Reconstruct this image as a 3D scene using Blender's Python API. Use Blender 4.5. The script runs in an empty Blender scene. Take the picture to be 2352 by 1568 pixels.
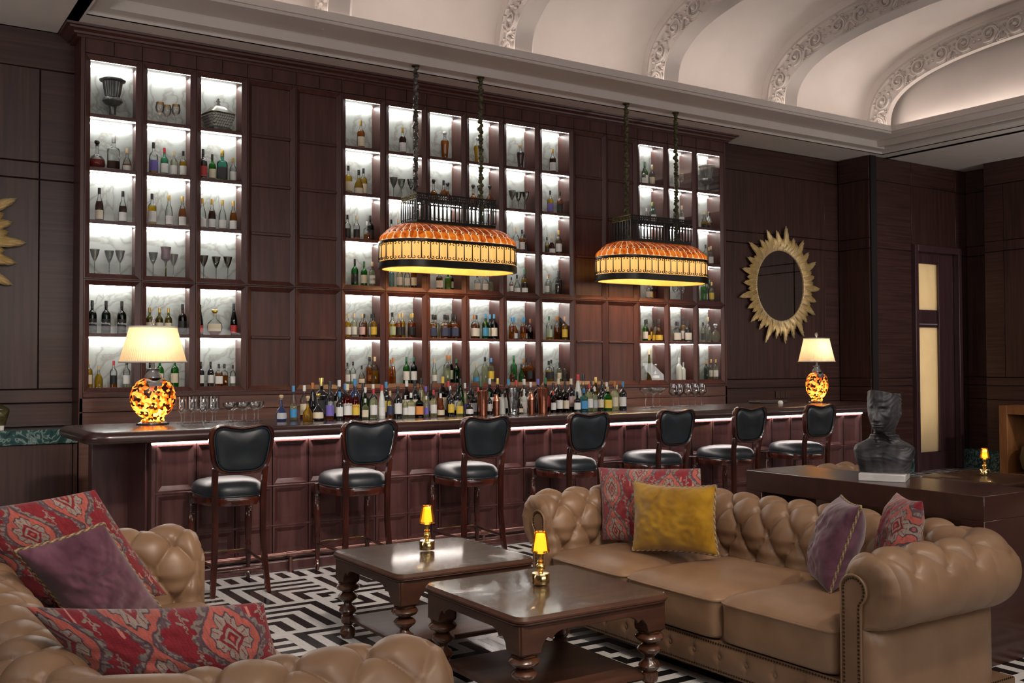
import bpy, bmesh, math, random
import numpy as np
from mathutils import Vector, Matrix, Quaternion
random.seed(7); RNG = np.random.default_rng(5)
pi = math.pi
S = bpy.context.scene
C = S.collection
# ------------------------------------------------------------------ camera
FPX, CW, CH, CAMZ = 2327.0, 2352.0, 1568.0, 1.55
YAW, PIT, ROL = math.radians(33.37), math.radians(1.4), math.radians(-.2)
_F = np.array([math.sin(YAW)*math.cos(PIT), math.cos(YAW)*math.cos(PIT), math.sin(PIT)])
_r = np.array([math.cos(YAW), -math.sin(YAW), 0.]); _u = np.cross(_r, _F)
_R = _r*math.cos(ROL)+_u*math.sin(ROL); _U = -_r*math.sin(ROL)+_u*math.cos(ROL)
cam = bpy.data.objects.new('camera', bpy.data.cameras.new('camera')); C.objects.link(cam)
cam.data.sensor_width = 36; cam.data.lens = 36*FPX/CW; cam.data.clip_start = .05
cam.matrix_world = Matrix(((_R[0], _U[0], -_F[0], 0), (_R[1], _U[1], -_F[1], 0), (_R[2], _U[2], -_F[2], CAMZ), (0, 0, 0, 1)))
S.camera = cam
def ray(x, y): return _F*FPX+_R*(x-CW/2)-_U*(y-CH/2)
def at_y(x, y, Y): d = ray(x, y); return np.array([0, 0, CAMZ])+d*(Y/d[1])
def at_z(x, y, z): d = ray(x, y); return np.array([0, 0, CAMZ])+d*((z-CAMZ)/d[2])
# ------------------------------------------------------------------ view, world, lights
S.view_settings.view_transform = 'Standard'; S.view_settings.look = 'None'
S.view_settings.gamma = 1; S.view_settings.use_curve_mapping = False
S.view_settings.exposure = 0.2
S.cycles.transparent_max_bounces = 32; S.cycles.max_bounces = 8
w = bpy.data.worlds.new('world'); S.world = w; w.use_nodes = True
w.node_tree.nodes['Background'].inputs[0].default_value = (.5, .45, .42, 1)
w.node_tree.nodes['Background'].inputs[1].default_value = .02
def area(name, loc, target, sx, sy, power, col):
    l = bpy.data.lights.new(name, 'AREA'); l.shape = 'RECTANGLE'; l.size = sx; l.size_y = sy; l.energy = power; l.color = col
    o = bpy.data.objects.new(name, l); C.objects.link(o); o.location = loc
    o.rotation_euler = (Vector(target)-Vector(loc)).to_track_quat('-Z', 'Y').to_euler(); return o
def spot(name, loc, target, power, col, ang=70, blend=.8, rad=.08):
    l = bpy.data.lights.new(name, 'SPOT'); l.energy = power; l.color = col; l.spot_size = math.radians(ang); l.spot_blend = blend; l.shadow_soft_size = rad
    o = bpy.data.objects.new(name, l); C.objects.link(o); o.location = loc
    o.rotation_euler = (Vector(target)-Vector(loc)).to_track_quat('-Z', 'Y').to_euler(); return o
def point(name, loc, power, col, rad=.05):
    l = bpy.data.lights.new(name, 'POINT'); l.energy = power; l.color = col; l.shadow_soft_size = rad
    o = bpy.data.objects.new(name, l); C.objects.link(o); o.location = loc; return o
WARM = (1, .84, .68); NEU = (1, .93, .88)
area('rear_fill', (2.5, -1.5, 4.3), (4.5, 5.5, .6), 7, 1.6, 120, NEU)  # added soft fill from behind the camera, no fixture there
area('side_fill', (-2.3, 3.0, 4.2), (4, 5, .6), 3.5, 1.2, 30, (.9, .95, 1))  # added cool fill from the unseen side, no fixture there
BAR_FILL = [(1.6, (2.2, 8.0, .7), 330), (4.2, (4.6, 8.0, .7), 330), (6.8, (7.0, 8.0, .7), 330), (9.4, (9.6, 8.6, 1.0), 330), (11.6, (12.6, 9.0, 1.4), 420)]
for _x, _t, _p in BAR_FILL: spot('bar_wall_fill', (_x, 1.3, 4.42), _t, _p, NEU, 46, 1, .15)  # added out-of-view spots that brighten the bar wall and stools
DOWNLIGHTS_AND_FILL = [(4.1, 1.0, (4.4, 3.6, .5), 150), (.9, 1.0, (1.0, 3.4, .5), 120), (2.7, 1.0, (2.8, 4.2, .5), 120), (6.6, 1.0, (6.0, 3.8, .6), 110), (8.8, 1.0, (9.0, 5.0, .5), 130), (1.9, 1.0, (2.35, 6.3, 0), 420)]  # last entry is added to brighten the floor tiles by the bar
area('soffit_fill', (12.6, 3.0, 2.0), (12.6, 5.0, 5.0), 1.2, 3, 70, NEU); area('soffit_fill', (-2.2, 5.5, 2.0), (-.6, 6.5, 5.0), 1.2, 3, 60, NEU)  # added out-of-view fills that lift the dark end soffits
area('rear_ceiling_fill', (5.0, -3.6, 2.2), (6.0, 4.0, 6.5), 9, .5, 110, NEU)  # added upward fill behind the camera that brightens the ceiling
# ------------------------------------------------------------------ materials
MAT = {}
def new(name):
    m = bpy.data.materials.new(name); m.use_nodes = True; MAT[name] = m
    nt = m.node_tree; return m, nt, nt.nodes['Principled BSDF']
def N(nt, t, **kw):
    n = nt.nodes.new(t)
    for k, v in kw.items():
        if k.startswith('i_'): n.inputs[k[2:].replace('_', ' ')].default_value = v
        else: setattr(n, k, v)
    return n
def ramp(nt, fac, stops, interp='LINEAR'):
    r = N(nt, 'ShaderNodeValToRGB'); e = r.color_ramp; e.interpolation = interp
    while len(e.elements) > 1: e.elements.remove(e.elements[-1])
    e.elements[0].position = stops[0][0]; e.elements[0].color = (*stops[0][1], 1)
    for p, c in stops[1:]:
        k = e.elements.new(p); k.color = (*c, 1)
    nt.links.new(fac, r.inputs[0]); return r.outputs[0]
def coords(nt, scale=(1, 1, 1), kind='Object'):
    t = N(nt, 'ShaderNodeTexCoord'); mp = N(nt, 'ShaderNodeMapping'); mp.inputs['Scale'].default_value = scale
    nt.links.new(t.outputs[kind], mp.inputs[0]); return mp.outputs[0]
def bump(nt, p, h, strength=.2, dist=.01):
    b = N(nt, 'ShaderNodeBump'); b.inputs['Strength'].default_value = strength; b.inputs['Distance'].default_value = dist
    nt.links.new(h, b.inputs['Height']); nt.links.new(b.outputs[0], p.inputs['Normal'])
def plain(name, col, rough=.5, metal=0, coat=0, spec=.5, emit=None, es=0, sheen=0):
    m, nt, p = new(name); p.inputs['Base Color'].default_value = (*col, 1); p.inputs['Roughness'].default_value = rough
    p.inputs['Metallic'].default_value = metal; p.inputs['Coat Weight'].default_value = coat; p.inputs['Specular IOR Level'].default_value = spec
    p.inputs['Sheen Weight'].default_value = sheen
    if emit: p.inputs['Emission Color'].default_value = (*emit, 1); p.inputs['Emission Strength'].default_value = es
    return m
def noisy(name, c1, c2, scale=(4, 4, 4), rough=.5, coat=0, det=4, metal=0, bmp=0, spec=.5, dist=0., sheen=0, mid=(.35, .65), croug=.08):
    m, nt, p = new(name); v = coords(nt, scale)
    n = N(nt, 'ShaderNodeTexNoise'); n.inputs['Scale'].default_value = 1; n.inputs['Detail'].default_value = det; n.inputs['Distortion'].default_value = dist
    nt.links.new(v, n.inputs['Vector'])
    nt.links.new(ramp(nt, n.outputs['Fac'], [(mid[0], c1), (mid[1], c2)]), p.inputs['Base Color'])
    p.inputs['Roughness'].default_value = rough; p.inputs['Coat Weight'].default_value = coat; p.inputs['Coat Roughness'].default_value = croug
    p.inputs['Metallic'].default_value = metal; p.inputs['Specular IOR Level'].default_value = spec; p.inputs['Sheen Weight'].default_value = sheen
    if bmp: bump(nt, p, n.outputs['Fac'], bmp)
    return m
noisy('wood_wall', (.0330, .0125, .0100), (.0600, .0245, .0195), (1.2, 1.2, 40), .42, 0)
noisy('wood_wall_v', (.0330, .0125, .0100), (.0600, .0245, .0195), (30, 30, 1.2), .42, 0)
noisy('wood_cab', (.0480, .0140, .0110), (.0800, .0255, .0205), (22, 22, 1.5), .38, 0)
noisy('wood_cab_h', (.0480, .0140, .0110), (.0800, .0255, .0205), (1.5, 22, 22), .38, 0)
noisy('wood_bar', (0.0600, 0.0224, 0.0218), (0.0990, 0.0392, 0.0375), (20, 20, 2), .3, .15)
noisy('wood_bartop', (.030, .012, .011), (.048, .020, .018), (1.5, 14, 14), .25, .3, croug=.15)
noisy('wood_back', (0.1020, 0.0480, 0.0372), (0.1560, 0.0792, 0.0624), (1.6, 20, 30), .4)
noisy('wood_table', (.046, .018, .011), (.088, .037, .022), (3, 14, 14), .42, 0, spec=.3)
noisy('wood_leg', (.040, .014, .007), (.090, .035, .017), (9, 9, 9), .26, .3, croug=.1)
noisy('wood_stool', (.022, .005, .004), (.075, .016, .008), (10, 10, 3), .22, .5)
noisy('wood_console', (.040, .0125, .0095), (.052, .0175, .013), (2, 14, 14), .3, .3, croug=.1)
noisy('wood_orange', (.22, .085, .026), (.33, .14, .05), (9, 9, 2), .4)
noisy('wood_door', (.046, .020, .024), (.068, .030, .036), (26, 26, 1.2), .35)
noisy('plaster', (.58, .53, .50), (.62, .57, .54), (2, 2, 2), .8, spec=.2)
noisy('leather', (0.2107, 0.1214, 0.0684), (0.2709, 0.1624, 0.0950), (5, 5, 5), .40, 0, 6, bmp=0, spec=.45)
noisy('leather_dark', (0.1720, 0.0968, 0.0547), (0.2322, 0.1353, 0.0798), (5, 5, 5), .42, 0, 6, spec=.4)
noisy('leather_black', (.0065, .0105, .0145), (.014, .020, .026), (8, 8, 8), .42, .15, 5, croug=.3)
noisy('gold_leaf', (.60, .44, .19), (.86, .70, .42), (9, 9, 9), .38, metal=.55)
noisy('bronze_dark', (.016, .016, .019), (.100, .097, .105), (9, 9, 6), .42, .1, 8, bmp=.35, mid=(.42, .72))
noisy('bronze_green', (.030, .026, .010), (.090, .080, .034), (7, 7, 5), .32, .1, 6, metal=.3)
noisy('pewter', (.10, .105, .10), (.23, .24, .23), (8, 8, 4), .35, metal=.6)
noisy('marble_white', (.62, .60, .58), (.74, .72, .70), (6, 6, 6), .3, dist=1.5)
noisy('velvet_purple', (.060, .018, .034), (.20, .085, .125), (7, 7, 7), .9, 0, 6, sheen=.4, spec=.1, dist=.8, mid=(.3, .75))
noisy('velvet_mustard', (.22, .105, .006), (.42, .235, .018), (9, 9, 9), .9, 0, 6, sheen=.35, spec=.1, dist=.6, mid=(.3, .75))
noisy('sleeve', (.025, .022, .007), (.11, .10, .035), (30, 30, 30), .6)
noisy('sleeve_dark', (.012, .011, .009), (.13, .12, .10), (40, 40, 40), .35, .3)
plain('brass', (.86, .66, .30), .16, 1); plain('gold', (.80, .55, .18), .22, 1); plain('chrome', (.8, .8, .8), .12, 1)
plain('copper', (.62, .25, .16), .22, 1); plain('copper_rail', (.34, .19, .16), .28, 1); plain('iron', (.012, .010, .009), .35, .4)
plain('iron_brass', (.10, .08, .03), .35, .8); plain('dark_gap', (.006, .003, .003), .8); plain('shade_trim', (.62, .58, .55), .7)
plain('lamp_collar', (.10, .11, .14), .25, .3, .5); plain('lamp_foot', (.03, .032, .04), .25, .2, .5)
plain('white_ceramic', (.75, .75, .74), .25); plain('mirror', (.40, .33, .30), .02, 1); plain('grout', (.30, .28, .27), .7)
plain('led', (1, 1, .97), .5, emit=(1, .985, .94), es=36.0); plain('led_bar', (1, .95, .9), .5, emit=(1, .90, .84), es=55.0)
plain('cove', (1, .95, .9), .5, emit=(1, .86, .76), es=12.0); plain('downlight_lens', (1, 1, 1), .4, emit=(1, .9, .8), es=3)
plain('nail', (.10, .06, .03), .28, .9); plain('rubber', (.01, .01, .01), .5); plain('outlet', (.055, .03, .02), .4)
def marble(name, c1, c2, c3, sc, rough=.2, vein=(.46, .5, .54)):
    m, nt, p = new(name); v = coords(nt, (sc, sc, sc))
    n = N(nt, 'ShaderNodeTexNoise'); n.inputs['Scale'].default_value = 1; n.inputs['Detail'].default_value = 8; n.inputs['Distortion'].default_value = 2.2
    nt.links.new(v, n.inputs['Vector'])
    nt.links.new(ramp(nt, n.outputs['Fac'], [(.3, c1), (vein[0], c2), (vein[1], c3), (vein[2], c2), (.72, c1)]), p.inputs['Base Color'])
    p.inputs['Roughness'].default_value = rough; p.inputs['Specular IOR Level'].default_value = .4; return m
marble('cab_marble', (.44, .47, .45), (.36, .385, .365), (.25, .25, .225), 2.0, .35)
marble('green_marble', (.012, .035, .035), (.035, .085, .085), (.24, .33, .32), 7, .18, (.48, .53, .57))
marble('tile_white', (.80, .79, .78), (.76, .75, .74), (.60, .59, .58), 3, .17)
marble('tile_black', (.0085, .009, .0095), (.011, .0115, .012), (.10, .10, .10), 5, .16, (.515, .52, .525))
def glassy(name, col, gl=.10, rough=.02, edge=.6, fk=.8):
    m, nt, p = new(name); nt.nodes.remove(p); out = nt.nodes['Material Output']
    lw = N(nt, 'ShaderNodeLayerWeight'); lw.inputs[0].default_value = .35
    t = N(nt, 'ShaderNodeBsdfTransparent'); g = N(nt, 'ShaderNodeBsdfGlossy'); g.inputs['Roughness'].default_value = rough
    dark = tuple(c*edge for c in col)
    nt.links.new(ramp(nt, lw.outputs['Facing'], [(0.25, col), (.95, dark)]), t.inputs[0])
    fr = N(nt, 'ShaderNodeFresnel'); fr.inputs[0].default_value = 1.45
    ma = N(nt, 'ShaderNodeMath', operation='MULTIPLY_ADD'); ma.inputs[1].default_value = fk; ma.inputs[2].default_value = gl*.15
    nt.links.new(fr.outputs[0], ma.inputs[0])
    mx = N(nt, 'ShaderNodeMixShader'); nt.links.new(ma.outputs[0], mx.inputs[0]); nt.links.new(t.outputs[0], mx.inputs[1]); nt.links.new(g.outputs[0], mx.inputs[2])
    nt.links.new(mx.outputs[0], out.inputs[0]); return m
GL = {'c': (.93, .96, .95), 'g': (.12, .55, .13), 'd': (.015, .10, .035), 'o': (.42, .44, .10), 'a': (.36, .14, .03), 't': (.25, .72, .62), 'b': (.35, .66, .85)}
for k, c in GL.items(): glassy('glass_'+k, c)
plain('glass_k', (.008, .0075, .009), .08, 0, .6); plain('glass_f', (.62, .66, .62), .25, 0, .4)
plain('glass_u', (.018, .028, .10), .12, 0, .6)
glassy('pane', (.985, .99, .988), .0, .0, 1.0, .22); glassy('stem_glass', (.96, .965, .965), .6, .03, .78, .6); glassy('smoke_glass', (.50, .54, .51), 1.2, .06, .5)
glassy('amber_glass', (1.0, .70, .24), .4, .02, .7); glassy('table_glass', (.97, .985, .975), .0, .09, 1.0, .15); glassy('crystal', (.80, .82, .83), 1.5, .05, .35)
def liquid(name, col, tr=.3):
    m, nt, p = new(name); nt.nodes.remove(p); out = nt.nodes['Material Output']
    t = N(nt, 'ShaderNodeBsdfTransparent'); t.inputs[0].default_value = (*[c**.62 for c in col], 1)
    d = N(nt, 'ShaderNodeBsdfTranslucent'); d.inputs[0].default_value = (*col, 1)
    mx = N(nt, 'ShaderNodeMixShader'); mx.inputs[0].default_value = tr
    nt.links.new(t.outputs[0], mx.inputs[1]); nt.links.new(d.outputs[0], mx.inputs[2]); nt.links.new(mx.outputs[0], out.inputs[0])
for k, c in {'a': (.66, .27, .025), 'y': (.84, .58, .05), 'p': (.84, .85, .66), 'r': (.42, .03, .02), 'b': (.16, .035, .008), 'o': (.80, .34, .07), 'l': (.62, .78, .10)}.items(): liquid('liq_'+k, c)
LC = {'w': (.72, .71, .68), 'c': (.66, .58, .42), 'k': (.012, .012, .013), 'n': (.02, .03, .09), 'y': (.72, .50, .06), 't': (.05, .35, .35), 'g': (.35, .45, .32), 'p': (.62, .42, .40), 's': (.42, .44, .47),
      'o': (.72, .26, .05), 'u': (.16, .12, .45), 'r': (.48, .03, .03), 'b': (.05, .25, .50), 'd': (.02, .14, .06)}
for k, c in LC.items(): plain('paper_'+k, c, .5); plain('cap_'+k, c, .35, 0, .2)
plain('cap_g', (.66, .46, .14), .3, .8); plain('cap_n', (.55, .42, .24), .7); plain('cap_s', (.55, .56, .57), .3, .6); plain('cap_o', (.42, .16, .04), .4, .3)
def vcol(name, rough=.9, sheen=.3, bs=0., weave=0):
    m, nt, p = new(name); a = N(nt, 'ShaderNodeAttribute', attribute_name='Col'); nt.links.new(a.outputs['Color'], p.inputs['Base Color'])
    p.inputs['Roughness'].default_value = rough; p.inputs['Sheen Weight'].default_value = sheen; p.inputs['Specular IOR Level'].default_value = .15
    if weave:
        n = N(nt, 'ShaderNodeTexNoise'); n.inputs['Scale'].default_value = 1; n.inputs['Detail'].default_value = 3; nt.links.new(coords(nt, (160, 160, 420)), n.inputs['Vector']); bump(nt, p, n.outputs['Fac'], .5, .004)
    return m
vcol('kilim', .95, .25, weave=1); vcol('cord', .8, .1)
def glow(name, c1, c2, c3, sc, tex='VORONOI', rough=.25, coat=.6, stops=(.15, .5, .85), tr=.7):
    """thin sheet that lets the bulb behind it shine through"""
    m, nt, p = new(name); v = coords(nt, sc); out = nt.nodes['Material Output']
    if tex == 'VORONOI':
        n = N(nt, 'ShaderNodeTexVoronoi'); n.inputs['Scale'].default_value = 1; nt.links.new(v, n.inputs['Vector'])
        s = N(nt, 'ShaderNodeSeparateColor'); nt.links.new(n.outputs['Color'], s.inputs[0]); f = s.outputs[0]
    else:
        n = N(nt, 'ShaderNodeTexNoise'); n.inputs['Scale'].default_value = 1; n.inputs['Detail'].default_value = 4; n.inputs['Distortion'].default_value = 1.5; nt.links.new(v, n.inputs['Vector']); f = n.outputs['Fac']
    col = ramp(nt, f, [(stops[0], c1), (stops[1], c2), (stops[2], c3)])
    nt.links.new(col, p.inputs['Base Color']); p.inputs['Roughness'].default_value = rough; p.inputs['Coat Weight'].default_value = coat
    t = N(nt, 'ShaderNodeBsdfTranslucent'); nt.links.new(col, t.inputs[0])
    mx = N(nt, 'ShaderNodeMixShader'); mx.inputs[0].default_value = tr
    nt.links.new(p.outputs[0], mx.inputs[1]); nt.links.new(t.outputs[0], mx.inputs[2]); nt.links.new(mx.outputs[0], out.inputs[0]); return m
glow('tortoise_base', (.012, .003, .001), (.50, .12, .015), (1.0, .52, .14), (50, 50, 50), stops=(.28, .55, .9))
glow('tortoise_scale', (.16, .025, .012), (.50, .12, .03), (.85, .42, .16), (9, 9, 9), 'NOISE', stops=(.30, .5, .72))
glow('tortoise_low', (.45, .07, .01), (.90, .30, .03), (1.0, .50, .08), (10, 10, 10), 'NOISE', stops=(.30, .5, .72))
glow('parchment', (.64, .46, .20), (.74, .56, .28), (.80, .64, .36), (60, 60, 1.5), 'NOISE', .6, 0, tr=.22)
glow('pleat_shade', (.70, .58, .40), (.78, .66, .47), (.84, .73, .55), (90, 90, 2), 'NOISE', .9, 0, tr=.6)
glow('frost_glass', (.70, .58, .40), (.74, .62, .44), (.78, .66, .47), (2, 2, 2), 'NOISE', .5, 0, tr=.6)
plain('leading', (.80, .55, .30), .4, emit=(.95, .70, .42), es=.55)
plain('amber_core', (1, .75, .3), .5, emit=(1, .70, .27), es=2.3); plain('amber_hot', (1, .9, .6), .5, emit=(1, .80, .36), es=9)
# ------------------------------------------------------------------ mesh helpers
def link(name, me, mat=None, parent=None, loc=(0, 0, 0), rot=(0, 0, 0), scl=(1, 1, 1)):
    o = bpy.data.objects.new(name, me); C.objects.link(o)
    if mat and not (me and len(me.materials)): me.materials.append(MAT[mat])
    o.location = loc; o.rotation_euler = rot; o.scale = scl
    if parent: o.parent = parent
    return o
def rel(name, me, mat, parent, **kw):
    """an object on shared mesh data, with a material of its own"""
    if not len(me.materials): me.materials.append(None)
    o = link(name, me, None, parent, **kw); o.material_slots[0].link = 'OBJECT'; o.material_slots[0].material = MAT[mat]; return o
class MB:
    def __init__(s): s.v = []; s.f = []
    def add(s, V, F):
        n = len(s.v); s.v.extend([tuple(p) for p in V]); s.f.extend([tuple(i+n for i in f) for f in F]); return s
    def box(s, x0, x1, y0, y1, z0, z1):
        return s.add([(x0, y0, z0), (x1, y0, z0), (x1, y1, z0), (x0, y1, z0), (x0, y0, z1), (x1, y0, z1), (x1, y1, z1), (x0, y1, z1)],
                     [(0, 3, 2, 1), (4, 5, 6, 7), (0, 1, 5, 4), (1, 2, 6, 5), (2, 3, 7, 6), (3, 0, 4, 7)])
    def lathe(s, prof, seg=24, c=(0, 0, 0), sx=1, sy=1, mod=None, square=0):
        V = []; n = len(prof)
        for r, z in prof:
            for k in range(seg):
                a = 2*pi*k/seg; rr = r*(mod(a, z) if mod else 1)
                if square: rr *= 1/(abs(math.cos(a))**square+abs(math.sin(a))**square)**(1/square)
                V.append((c[0]+rr*math.cos(a)*sx, c[1]+rr*math.sin(a)*sy, c[2]+z))
        F = [(i*seg+k, i*seg+(k+1) % seg, (i+1)*seg+(k+1) % seg, (i+1)*seg+k) for i in range(n-1) for k in range(seg)]
        if prof[0][0] > 1e-4: F.append(tuple(reversed(range(seg))))
        if prof[-1][0] > 1e-4: F.append(tuple(range((n-1)*seg, n*seg)))
        return s.add(V, F)
    def tube(s, pts, rad, seg=8, closed=False, cap=True):
        P = [Vector(p) for p in pts]; n = len(P); V = []; R = rad if hasattr(rad, '__len__') else [rad]*n
        up = None
        for i in range(n):
            if closed: t = P[(i+1) % n]-P[i-1]
            else: t = P[min(i+1, n-1)]-P[max(i-1, 0)]
            t.normalize()
            if up is None:
                up = t.orthogonal().normalized()
            up = (up-t*up.dot(t)).normalized(); b = t.cross(up)
            for k in range(seg):
                a = 2*pi*k/seg; V.append(P[i]+(up*math.cos(a)+b*math.sin(a))*R[i])
        m = n if closed else n-1
        F = [(i*seg+k, i*seg+(k+1) % seg, ((i+1) % n)*seg+(k+1) % seg, ((i+1) % n)*seg+k) for i in range(m) for k in range(seg)]
        if cap and not closed: F += [tuple(reversed(range(seg))), tuple(range((n-1)*seg, n*seg))]
        return s.add(V, F)
    def prism(s, poly, y0, y1, axis='y'):
        n = len(poly); V = []
        for d in (y0, y1):
            for a, b in poly: V.append((a, d, b) if axis == 'y' else (d, a, b) if axis == 'x' else (a, b, d))
        return s.add(V, [tuple(range(n)), tuple(reversed(range(n, 2*n)))]+[(i, n+i, n+(i+1) % n, (i+1) % n) for i in range(n)])
    def sunk(s, x0, x1, z0, z1, y, b, bev, d):
        """flat border, sloping mitred bevel, recessed field; faces -Y"""
        def r(i, yy): return [(x0+i, yy, z0+i), (x1-i, yy, z0+i), (x1-i, yy, z1-i), (x0+i, yy, z1-i)]
        V = r(0, y+d+.004)+r(0, y)+r(b, y)+r(b+bev, y+d)
        F = [tuple(j*4+k for k in ()) for j in ()]
        for j in range(3): F += [(j*4+k, j*4+(k+1) % 4, (j+1)*4+(k+1) % 4, (j+1)*4+k) for k in range(4)]
        F.append((12, 13, 14, 15)); return s.add(V, F)
    def frame(s, x0, x1, z0, z1, y, b, bev, d, th):
        """mitred door frame with sloping inner bevel and an open middle"""
        def r(i, yy): return [(x0+i, yy, z0+i), (x1-i, yy, z0+i), (x1-i, yy, z1-i), (x0+i, yy, z1-i)]
        V = r(0, y+th)+r(0, y)+r(b, y)+r(b+bev, y+d)+r(b+bev, y+th); F = []
        for j in range(4): F += [(j*4+k, j*4+(k+1) % 4, (j+1)*4+(k+1) % 4, (j+1)*4+k) for k in range(4)]
        F += [(16+k, 16+(k+1) % 4, (k+1) % 4, k) for k in range(4)]; return s.add(V, F)
    def me(s, name, mat=None, smooth=None):
        m = bpy.data.meshes.new(name); m.from_pydata(s.v, [], s.f); m.validate()
        if mat: m.materials.append(MAT[mat])
        b = bmesh.new(); b.from_mesh(m); bmesh.ops.recalc_face_normals(b, faces=b.faces); b.to_mesh(m); b.free()
        if smooth is not None:
            m.polygons.foreach_set('use_smooth', [True]*len(m.polygons)); m.set_sharp_from_angle(angle=math.radians(smooth))
        m.update(); return m
    def obj(s, name, mat, parent=None, smooth=None, loc=(0, 0, 0), rot=(0, 0, 0), bev=0, seg=2):
        o = link(name, s.me(name, mat, smooth), None, parent, loc, rot)
        if bev:
            b = o.modifiers.new('bevel', 'BEVEL'); b.width = bev; b.segments = seg; b.limit_method = 'ANGLE'; b.angle_limit = math.radians(40)
            if smooth is None: o.data.polygons.foreach_set('use_smooth', [True]*len(o.data.polygons)); o.data.set_sharp_from_angle(angle=math.radians(35))
        return o
def grid_me(name, P, mat, close_u=False, close_v=False, col=None, smooth=True, flip=False):
    """P: (nu, nv, 3) array of points"""
    nu, nv = P.shape[:2]; idx = np.arange(nu*nv).reshape(nu, nv)
    iu = np.arange(nu if close_u else nu-1); iv = np.arange(nv if close_v else nv-1)
    a = idx[iu][:, iv]; b = idx[(iu+1) % nu][:, iv]; c = idx[(iu+1) % nu][:, (iv+1) % nv]; d = idx[iu][:, (iv+1) % nv]
    q = np.stack([a, b, c, d], -1).reshape(-1, 4)
    if flip: q = q[:, ::-1]
    m = bpy.data.meshes.new(name); m.vertices.add(nu*nv); m.vertices.foreach_set('co', P.reshape(-1).astype(np.float32))
    m.loops.add(q.size); m.loops.foreach_set('vertex_index', q.reshape(-1).astype(np.int32))
    m.polygons.add(len(q)); m.polygons.foreach_set('loop_start', np.arange(0, q.size, 4).astype(np.int32))
    m.update(calc_edges=True); m.validate()
    if smooth: m.polygons.foreach_set('use_smooth', [True]*len(m.polygons))
    if col is not None:
        at = m.color_attributes.new('Col', 'FLOAT_COLOR', 'POINT'); cc = np.ones((nu*nv, 4), np.float32); cc[:, :3] = col.reshape(-1, 3); at.data.foreach_set('color', cc.reshape(-1))
    m.materials.append(MAT[mat]); return m
def thing(name, label, cat, loc=(0, 0, 0), rz=0, group=None):
    o = bpy.data.objects.new(name, None); C.objects.link(o); o.empty_display_size = .05
    o.location = loc; o.rotation_euler = (0, 0, rz); return tag(o, label, cat, group)
def tag(o, label, cat, group=None):
    o['label'] = label; o['category'] = cat
    if group: o['group'] = group
    return o
def struct(o): o['kind'] = 'structure'; return o
def stuff(o): o['kind'] = 'stuff'; return o
def dup(root, loc, rz, label, group=None, scl=None):
    r = root.copy(); C.objects.link(r); r.location = loc; r.rotation_euler = (0, 0, rz); r['label'] = label
    if group: r['group'] = group
    if scl: r.scale = scl
    for ch in list(root.children):
        c = ch.copy(); C.objects.link(c); c.parent = r
        for g in ch.children:
            d = g.copy(); C.objects.link(d); d.parent = c
    return r
def arc(cx, cz, r, a0, a1, n): return [(cx+r*math.cos(math.radians(a0+(a1-a0)*i/n)), cz+r*math.sin(math.radians(a0+(a1-a0)*i/n))) for i in range(n+1)]
ORD = ['first', 'second', 'third', 'fourth', 'fifth', 'sixth', 'seventh']
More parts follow.
